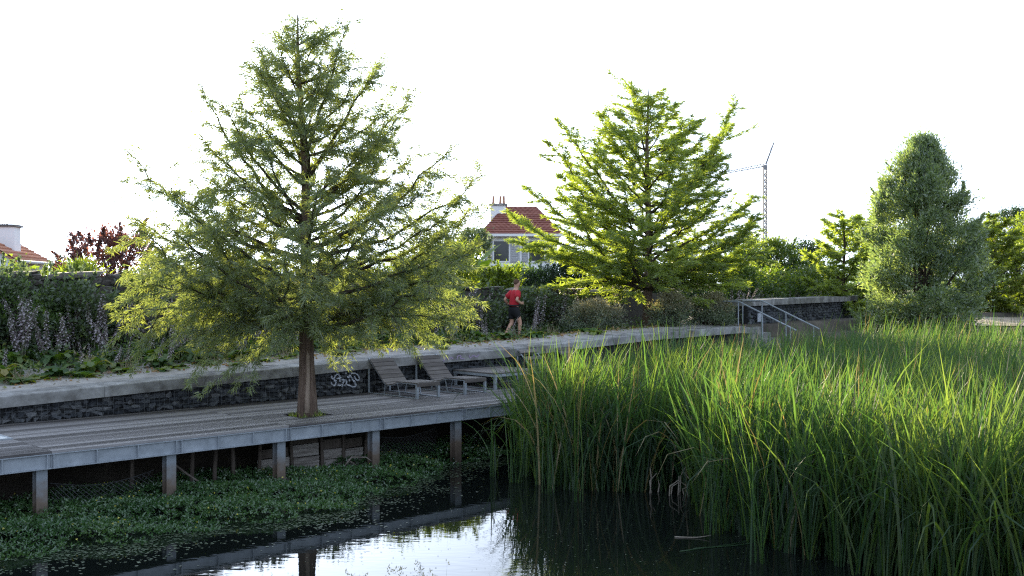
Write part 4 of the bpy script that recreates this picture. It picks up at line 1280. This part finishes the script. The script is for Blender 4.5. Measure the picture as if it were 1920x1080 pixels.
# broken dead stalks
rng = np.random.default_rng(55)
root = empty('dead_reed_stalks', (2.85, 18.35, 0), 0, label='pale broken dead reed stalks at the foot of the reed bed', cat='reed stalks')
for i in range(20):
    mb = MB(); x0, y0 = rng.normal(scale=.32), rng.normal(scale=.10) - .25
    hgt = rng.uniform(.15, .5); mb.tube([(0, 0, -.1), (rng.normal(scale=.03), 0, hgt * .6), (rng.normal(scale=.07), 0, hgt)], [.013, .012, .007], 5)
    mb.build('stalk', M['deadstem'], root, location=(x0, y0, 0))
for i, (px, py, dx, dy, lb) in enumerate(((1275, 1035, 1.5, .75, 'long fallen reed leaf floating from the open water into the reeds'), (1265, 1008, .5, -.05, 'short pale reed leaf floating in the open water'), (1300, 1030, 1.2, .35, 'second fallen reed leaf lying across the water at the reed corner'))):
    Yv = CZ * F / (py - HZ); X = (px - 960) / F * Yv
    t = np.linspace(0, 1, 9)
    mb = MB(); mb.tube([(dx * k, dy * k, .008 + .25 * dx * max(0, k - .45) ** 2) for k in t], [.008 * (1.1 - k) + .002 for k in t], 4)
    o = mb.build('fallen_reed', M['deadstem'] if i == 1 else M['reed'], smooth=True); o.location = (X, Yv, 0); tag(o, lb, 'fallen reed', 'fallen reeds on the water')

# ------------------------------------------------------------------ water plants
rng = np.random.default_rng(64)
def edge_v(s):
    return np.interp(s, [-16, -6, -3.3, -1.5, .2, 1.0, 2.2, 3.6, 5.2], [-2.0, -1.75, -1.75, -2.1, -1.9, -1.4, -.75, -.25, .1]) + .18 * np.sin(s * 2.3) + .12 * np.sin(s * 5.7 + 1)
N = 16500
s = rng.uniform(-9, 5.3, N); v = rng.uniform(-2.6, 1.5, N)
e = edge_v(s); dd = v - e
keep = (dd > 0) & (rng.uniform(size=N) < np.clip(.35 + dd * 1.2, 0, 1))
s, v, dd = s[keep], v[keep], dd[keep]; n = len(s)
hgt = np.clip(.03 + .22 * np.clip(dd, 0, 1) * rng.uniform(.5, 1.1, n) + .05 * np.sin(s * 3 + v * 4), .02, .4)
b = np.stack([O[0] + s * U[0] + v * V[0], O[1] + s * U[1] + v * V[1], hgt], 1)
per = 8
pos = np.repeat(b, per, 0) + rng.normal(scale=.025, size=(n * per, 3)) * [1, 1, .5]
pos[:, 2] = np.maximum(pos[:, 2], .012)
d = rng.normal(size=(n * per, 3)); d[:, 2] = np.abs(d[:, 2]) * .6 + .25
q1 = leaf_tris(pos, d, rng.uniform(.035, .075, n * per), rng.uniform(.016, .032, n * per), rng)
nf = 420; pk = rng.choice(n, nf); fp = b[pk] + [0, 0, .05]
q2 = leaf_tris(fp, rng.normal(size=(nf, 3)) + [0, 0, 1.5], .03, .036, rng)
q = np.concatenate([q1, q2]); mi = np.concatenate([np.zeros(len(q1), int), np.ones(nf, int)])
o = link('water_plants', quads_mesh('water_plants', q, 3, [M['mat'], M['matfl']], mi)); tag(o, 'dense green mat of water plants with tiny yellow flowers along the deck', 'water plants', kind='stuff')
# small floating leaves round the mat
N = 9000
s = rng.uniform(-9, 9, N); off_ = np.abs(rng.normal(scale=.55, size=N)); v = edge_v(s) - off_ + .25
cl = .5 + .5 * np.sin(s * 3.1 + 2 * np.sin(v * 2.7)) * np.cos(v * 4.3 + s)
kp = (rng.uniform(size=N) < np.clip(cl * 1.1, .06, 1)) & ((s < 2.5) | (rng.uniform(size=N) < .8))
s, v = s[kp], v[kp]
n2_ = 420; xs = rng.uniform(-3.5, 4.0, n2_); ys = rng.uniform(13, 18.3, n2_)     # strays on the open water
X = np.concatenate([O[0] + s * U[0] + v * V[0], xs]); Y = np.concatenate([O[1] + s * U[1] + v * V[1], ys])
n = len(X); k = 6; a = np.linspace(0, 2 * math.pi, k, endpoint=False)[None] + rng.uniform(0, 6.28, (n, 1))
r = rng.uniform(.010, .026, (n, 1)); r[-n2_:] *= .55
el = rng.uniform(.6, 1, (n, 1))
tz = rng.normal(scale=.08, size=(n, 1))
q = np.stack([X[:, None] + r * np.cos(a), Y[:, None] + r * el * np.sin(a), .006 + np.abs(r * np.cos(a) * tz)], -1)
o = link('floating_leaves', quads_mesh('floating_leaves', q, k, M['pad'])); tag(o, 'small pale floating leaves scattered over the dark water', 'floating leaves', kind='stuff')
# dry plant tops on the near bank, just reaching into the picture
for i, (px, lb) in enumerate(((690, 'leftmost of three feathery plant tips at the bottom edge'), (742, 'middle and tallest of three feathery plant tips at the bottom edge'), (800, 'rightmost of three feathery plant tips at the bottom edge'))):
    Yv = 6.2; X = (px - 960) / F * Yv; zt = CZ - ((1072, 1062, 1068)[i] - HZ) / F * Yv; zg = ground_h(X, Yv)
    rng = np.random.default_rng(810 + i); n = 34
    b = np.zeros((n, 3)); b[:, :2] = rng.normal(scale=.03, size=(n, 2))
    bl_ = blades(b, rng.uniform(.82, 1.0, n) * (zt - zg), rng.uniform(0, 6.28, n), np.abs(rng.normal(.03, .04, n)), np.abs(rng.normal(.05, .1, n)), rng.uniform(.003, .006, n), rng, k=6)
    root = empty('feathery_plant', (X, Yv, zg), 0, label=lb, cat='plant', group='plant tips at the bottom edge')
    link('stem', strips_mesh('stem', bl_, [M['greygreen']]), root)
    tips = bl_[:, -3:, 0].reshape(-1, 3); m = len(tips) * 7
    pos = np.repeat(tips, 7, 0) + rng.normal(scale=.008, size=(m, 3)); d = rng.normal(size=(m, 3)) + [0, 0, 1.2]
    o = link('seed_head', quads_mesh('seed_head', leaf_quads(pos, d, .022, .006, rng), 4, M['tan']), root); o['kind'] = 'stuff'

# ------------------------------------------------------------------ houses
def roof_rows(root, e0, e1, r0, r1, n, mat, name='tile_row', thick=.05):
    """overlapping rows of tiles from the eave e0-e1 up to the ridge r0-r1"""
    e0, e1, r0, r1 = map(Vector, (e0, e1, r0, r1))
    nrm = (e1 - e0).cross(r0 - e0).normalized()
    if nrm.z < 0: nrm = -nrm
    for i in range(n):
        a, b = i / n, (i + 1.12) / n
        b = min(b, 1)
        p0, p1 = e0.lerp(r0, a), e1.lerp(r1, a); q0, q1 = e0.lerp(r0, b), e1.lerp(r1, b)
        m = max(3, int((p1 - p0).length / .24)); mb = MB(); vs = []
        for j in range(m * 2 + 1):
            t = j / (m * 2); w = .022 * (1 if j % 2 else -.4)
            vs += [p0.lerp(p1, t) + nrm * (thick + w), q0.lerp(q1, t) + nrm * (.008 + w * .5)]
        k = len(vs)
        fr = [p0.lerp(p1, j / (m*2)) for j in range(m * 2 + 1)]
        mb.add(vs + fr, [(2*j, 2*j+2, 2*j+3, 2*j+1) for j in range(m*2)] + [(k+j, k+j+1, 2*j+2, 2*j) for j in range(m*2)])
        mb.build(name, mat, root)

# middle house
hy = 54.0
hp = P(908, 440, hy); hx0 = hp.x; ez = hp.z; gx1 = hx0 + 3.7; rz_ = P(950, 387, hy + 3.2).z
hs_ = empty('house', (hx0, hy, 1.8), 0, label='white house with red tiled roof behind the runner', cat='house')
wl = gx1 - hx0; eh = ez - 1.8; rh = rz_ - 1.8
mb = MB(); mb.box((0, 0, -.3), (wl, 6.6, eh)); mb.build('wall', M['render'], hs_)
rf = MB(); rf.add([(-.3, -.35, eh), (wl+.3, -.35, eh), (wl+.3, 6.95, eh), (-.3, 6.95, eh), (1.0, 3.3, rh-.06), (wl-1, 3.3, rh-.06)], [(0,1,5,4),(1,2,5),(2,3,4,5),(3,0,4),(3,2,1,0)])
roof = rf.build('roof', M['rooftile'], hs_)
roof_rows(roof, (-.3, -.36, eh), (wl+.3, -.36, eh), (1.0, 3.3, rh), (wl-1, 3.3, rh), 13, M['rooftile'])
mb = MB(); mb.box((-.36, -.46, eh-.10), (wl+.36, -.36, eh+.03)); mb.build('gutter', M['whitetrim'], hs_)
mb = MB(); mb.box((-.1, -.02, eh-.36), (wl+.1, -.001, eh-.1)); mb.build('fascia', M['whitetrim'], hs_)
def chimney(root, c, w, d, h, pots, potm, pr=.12):
    ch = MB(); ch.box((-w/2, -d/2, 0), (w/2, d/2, h)); o = ch.build('chimney', M['render'], root); o.location = c
    mb = MB(); mb.box((-w/2-.07, -d/2-.07, h+.001), (w/2+.07, d/2+.07, h+.10)); mb.build('chimney_cap', M['concrete'], o)
    for x in pots:
        mb = MB(); mb.lathe([(pr, 0), (pr*.83, .12), (pr*.75, .38), (pr*.9, .42)], 10, (x, 0, h + .1)); mb.build('chimney_pot', potm, o)
cx = P(934, 395, hy + 2.6).x - hx0
chimney(roof, (cx, 2.5, rh - 1.0), .82, .6, .98, (-.25, .12, .30), M['pot'], .085)
for i, xx in enumerate((.42, 2.2)):
    wz = P(920, 492, hy).z - 1.8; 
    mb = MB(); mb.box((xx, -.03, wz), (xx + .9, .02, wz + 1.15)); o = mb.build('window', M['whitetrim'], hs_)
    mb = MB(); mb.box((xx + .08, -.045, wz + .08), (xx + .82, -.031, wz + 1.07)); mb.build('pane', M['glassdark'], o)
    for sx in (-.40, .92):
        mb = MB(); mb.box((xx + sx, -.07, wz), (xx + sx + .38, -.005, wz + 1.15))
        for q in range(9): mb.box((xx + sx + .04, -.09, wz + .06 + q * .12), (xx + sx + .34, -.071, wz + .12 + q * .12))
        mb.build('shutter', M['shutter'], o)
mb = MB(); mb.tube([(1.85, -.1, 0), (1.85, -.1, eh - .1)], .05, 8); mb.build('downpipe', M['whitetrim'], hs_)

# left house: gable towards the camera, eave wall receding
a0 = P(18, 480, 40.0); b0 = P(83, 486, 45.6); dd_ = Vector((b0.x - a0.x, b0.y - a0.y, 0)); Lh = dd_.length; rz = math.atan2(dd_.y, dd_.x)
lh = empty('house', (a0.x, a0.y, 1.8), rz, label='house with orange tiled roof and pale chimney at the left edge', cat='house')
eh = a0.z - 1.8; hw = 4.0; rr_ = 2.35     # local: x along eave (away), y to the left
mb = MB(); mb.add([(0, 0, -.3), (Lh, 0, -.3), (Lh, 2*hw, -.3), (0, 2*hw, -.3), (0, 0, eh), (Lh, 0, eh), (Lh, 2*hw, eh), (0, 2*hw, eh), (0, hw, eh+rr_-.1), (Lh, hw, eh+rr_-.1)], [(0,1,5,4),(1,2,6,9,5),(2,3,7,6),(3,0,4,8,7),(4,5,9,8),(6,7,8,9)])
mb.build('wall', M['render'], lh)
rf = MB(); k = .3
rf.add([(-.2, -k, eh-.17), (Lh+.2, -k, eh-.17), (Lh+.2, hw, eh+rr_), (-.2, hw, eh+rr_), (-.2, 2*hw+k, eh-.17), (Lh+.2, 2*hw+k, eh-.17), (-.2, -k, eh-.25), (Lh+.2, -k, eh-.25), (Lh+.2, hw, eh+rr_-.09), (-.2, hw, eh+rr_-.09)], [(0,1,2,3),(3,2,5,4),(0,6,7,1),(6,9,8,7),(0,3,9,6),(1,7,8,2)])
roof = rf.build('roof', M['rooftile2'], lh)
roof_rows(roof, (-.22, -k-.02, eh-.165), (Lh+.22, -k-.02, eh-.165), (-.22, hw, eh+rr_+.01), (Lh+.22, hw, eh+rr_+.01), 17, M['rooftile2'])
mb = MB(); mb.tube([(-.2, -k-.06, eh-.2), (Lh+.2, -k-.06, eh-.2)], .06, 8); mb.build('gutter', M['whitetrim'], lh)
chimney(roof, (2.6, .8, eh + .2), 1.0, .95, 1.0, (-.4, -.1, .2, .4), M['wire'], .02)
for xx in (1.2, 3.6):
    mb = MB(); mb.box((xx, -.03, eh - 1.7), (xx + .8, .02, eh - .7)); o = mb.build('window', M['whitetrim'], lh)
    mb = MB(); mb.box((xx + .07, -.045, eh - 1.63), (xx + .73, -.031, eh - .77)); mb.build('pane', M['glassdark'], o)

# ------------------------------------------------------------------ tower crane far away
cy = 165.0; cp = P(1434, 470, cy)
cr = empty('tower_crane', (cp.x, cy, 1.8), 0, label='thin tower crane rising behind the trees', cat='crane')
zt = P(1434, 312, cy).z - 1.8
mb = MB(); w = .24
for (x, y) in ((-w, -w), (w, -w), (w, w), (-w, w)): mb.bar((x, y, 0), (x, y, zt), .15, .15)
for i in range(int(zt / .9)):
    z0 = i * .9
    for (p, q) in (((-w, -w), (w, -w)), ((w, -w), (w, w)), ((w, w), (-w, w)), ((-w, w), (-w, -w))):
        mb.bar((*p, z0), (*q, z0 + .9), .1, .1); mb.bar((*p, z0), (*q, z0), .09, .09)
mb.build('mast', M['cranepaint'], cr)
def lattice(p, q, h0, h1, n, name, mat):
    p, q = Vector(p), Vector(q); mb = MB()
    mb.bar(p, q, .12, .12); mb.bar(p + Vector((0, 0, h0)), q + Vector((0, 0, h1)), .10, .10)
    for i in range(n):
        a = p.lerp(q, i / n); b = p.lerp(q, (i + 1) / n); ha = h0 + (h1 - h0) * (i + .5) / n
        m = a.lerp(b, .5) + Vector((0, 0, ha)); mb.bar(a, m, .07, .07); mb.bar(m, b, .07, .07)
    mb.build(name, mat, cr)
e1 = P(1366, 322, cy); e2 = P(1448, 270, cy)
lattice((0, 0, zt), (e1.x - cp.x, 3.0, e1.z - 1.8), .45, .25, 14, 'jib', M['cranepaint'])
lattice((.1, 0, zt), (e2.x - cp.x, -1.0, e2.z - 1.8), .35, .15, 8, 'raised_arm', M['cranepaint'])
mb = MB(); mb.box((-.3, -.3, zt - .5), (.3, .3, zt + .2)); mb.build('slewing_head', M['cranepaint'], cr)
mb = MB(); mb.tube([(e2.x - cp.x, -1, e2.z - 1.8), (-.4, .2, zt + .4)], .03, 4); mb.build('cable', M['cranepaint'], cr)

# ------------------------------------------------------------------ the runner
def skin_obj(name, joints, edges, mat, parent, sub=2, root=0):
    me = bpy.data.meshes.new(name)
    me.from_pydata([j[0] for j in joints], edges, [])
    o = link(name, me, parent)
    bm = bmesh.new(); bm.from_mesh(me)
    lay = bm.verts.layers.skin.verify()
    bm.verts.ensure_lookup_table()
    for i, j in enumerate(joints):
        r = j[1] if hasattr(j[1], '__len__') else (j[1], j[1])
        bm.verts[i][lay].radius = r
        bm.verts[i][lay].use_root = (i == root)
    bm.to_mesh(me); bm.free()
    md = o.modifiers.new('skin', 'SKIN'); md.use_smooth_shade = True
    sb = o.modifiers.new('sub', 'SUBSURF'); sb.levels = sub; sb.render_levels = sub
    me.materials.append(mat)
    return o
def flat(name, c, rough=.8, sc_=30): return surf(name, [(.3, tuple(k*.8 for k in c)), (.7, tuple(min(1, k*1.15) for k in c))], scale=sc_, rough=rough, bump=.1)
skin = flat('skin', (.50, .29, .20), .55); red = flat('red_sports_shirt', (.42, .018, .028)); blk = flat('black_shorts', (.012, .012, .014)); hair_m = flat('brown_hair', (.09, .05, .03)); belt_m = flat('black_belt', (.015, .015, .016)); shoe_m = flat('grey_shoe', (.25, .26, .28)); sole = flat('white_sole', (.6, .6, .6))
rp = P(963, 637, 31.2); 
run = empty('person', rp, R(38), label='runner in red sports shirt and black shorts seen from behind', cat='person')
# local: x forward, y left, z up
J = [((0, 0, .93), (.115, .09)), ((.02, 0, 1.08), (.12, .085)), ((.05, 0, 1.27), (.14, .095)), ((.07, 0, 1.40), (.09, .065)), ((.09, 0, 1.48), (.058, .058)), ((.11, 0, 1.54), (.058, .06)), ((.125, 0, 1.615), (.088, .078)), ((.13, 0, 1.70), (.085, .076)), ((.125, 0, 1.75), (.055, .05)),
     # left arm (8..): shoulder, elbow, wrist
     ((.055, .18, 1.38), .055), ((-.13, .27, 1.17), .044), ((.04, .30, 1.03), .033), ((.10, .285, 1.02), .03),
     ((.055, -.18, 1.38), .055), ((-.10, -.27, 1.16), .044), ((.12, -.22, 1.06), .034), ((.18, -.19, 1.07), .03),
     # legs: left one behind, right one in front
     ((-.01, .10, .86), .093), ((.02, .11, .50), .060), ((-.12, .11, .30), .054), ((-.26, .11, .10), .036), ((-.24, .11, .03), .033), ((-.13, .11, .02), .026),
     ((.02, -.10, .86), .093), ((.16, -.10, .50), .062), ((.15, -.10, .32), .054), ((.13, -.10, .09), .036), ((.13, -.10, .04), .033), ((.25, -.10, .02), .026),
     # face: nose, ears
     ((.215, 0, 1.625), .014), ((.12, .085, 1.62), .014), ((.12, -.085, 1.62), .014)]
E_ = [(0,1),(1,2),(2,3),(3,4),(4,5),(5,6),(6,7),(7,8),(3,9),(9,10),(10,11),(11,12),(3,13),(13,14),(14,15),(15,16),(0,17),(17,18),(18,19),(19,20),(20,21),(21,22),(0,23),(23,24),(24,25),(25,26),(26,27),(27,28),(6,29),(6,30),(6,31)]
body = skin_obj('body', J, E_, skin, run)
for (bx, by, bz, sgn) in ((.10, .285, 1.02, 1), (.18, -.19, 1.07, -1)):     # curled fingers and thumb
    for k in range(4):
        o0 = Vector((bx + .015, by, bz + .03 - k * .02)); ln = (.030, .034, .032, .025)[k]
        skin_obj('finger', [(tuple(o0), .0095), (tuple(o0 + Vector((ln, 0, 0))), .009), (tuple(o0 + Vector((ln + .012, -sgn * .028, -.004))), .0085), (tuple(o0 + Vector((ln - .012, -sgn * .045, -.006))), .0075)], [(0,1),(1,2),(2,3)], skin, body, sub=1)
    o0 = Vector((bx - .01, by - sgn * .012, bz + .03))
    skin_obj('thumb', [(tuple(o0), .011), (tuple(o0 + Vector((.03, -sgn * .02, .015))), .010), (tuple(o0 + Vector((.055, -sgn * .03, .005))), .008)], [(0,1),(1,2)], skin, body, sub=1)
shirt = skin_obj('shirt', [((0, 0, .80), (.168, .140)), ((.02, 0, 1.08), (.168, .128)), ((.05, 0, 1.27), (.20, .15)), ((.07, 0, 1.40), (.17, .125)), ((.085, 0, 1.46), (.085, .08))], [(0,1),(1,2),(2,3),(3,4)], red, run)
for p, q in (((.06, .12, 1.40), (-.06, .245, 1.235)), ((.06, -.12, 1.40), (-.04, -.245, 1.235))):
    p = Vector(p); q = Vector(q); mb = MB()
    mb.tube([p, p.lerp(q, .3), p.lerp(q, .65), q], [.085, .092, .085, .080], 12); mb.build('sleeve', red, shirt, smooth=True)
skin_obj('shorts', [((0, 0, 1.03), (.165, .138)), ((0, 0, .84), (.182, .155)), ((0, .10, .80), .115), ((.02, .11, .58), .105), ((.03, -.10, .80), .115), ((.12, -.10, .60), .105)], [(0,1),(1,2),(2,3),(1,4),(4,5)], blk, run)
mb = MB(); mb.lathe([(1.0, -.02), (1.03, -.012), (1.03, .012), (1.0, .02)], 28)
o = mb.build('belt', belt_m, run, smooth=True); o.location = (.008, 0, 1.005); o.scale = (.172, .205, 1.0)
hair = skin_obj('hair', [((.105, 0, 1.60), (.088, .075)), ((.10, 0, 1.67), (.098, .092)), ((.115, 0, 1.735), (.088, .082)), ((.13, 0, 1.775), (.05, .045))], [(0,1),(1,2),(2,3)], hair_m, run)
for p, q in (((-.27, .11, .05), (-.10, .11, .02)), ((.10, -.10, .035), (.29, -.10, .02))):
    skin_obj('shoe', [(p, (.05, .05)), (tuple((Vector(p) + Vector(q)) / 2), (.048, .042)), (q, (.042, .03))], [(0,1),(1,2)], shoe_m, run)
for sy in (.035, -.035):
    mb = MB(); mb.lathe([(.004, -.006), (.011, 0), (.004, .006)], 8, (.205, sy, 1.655)); mb.build('eye', blk, body)
mb = MB(); mb.box((.200, -.028, 1.568), (.212, .028, 1.578)); mb.build('mouth', flat('lip', (.30, .12, .10)), body)
print('leaves', n1, n2)
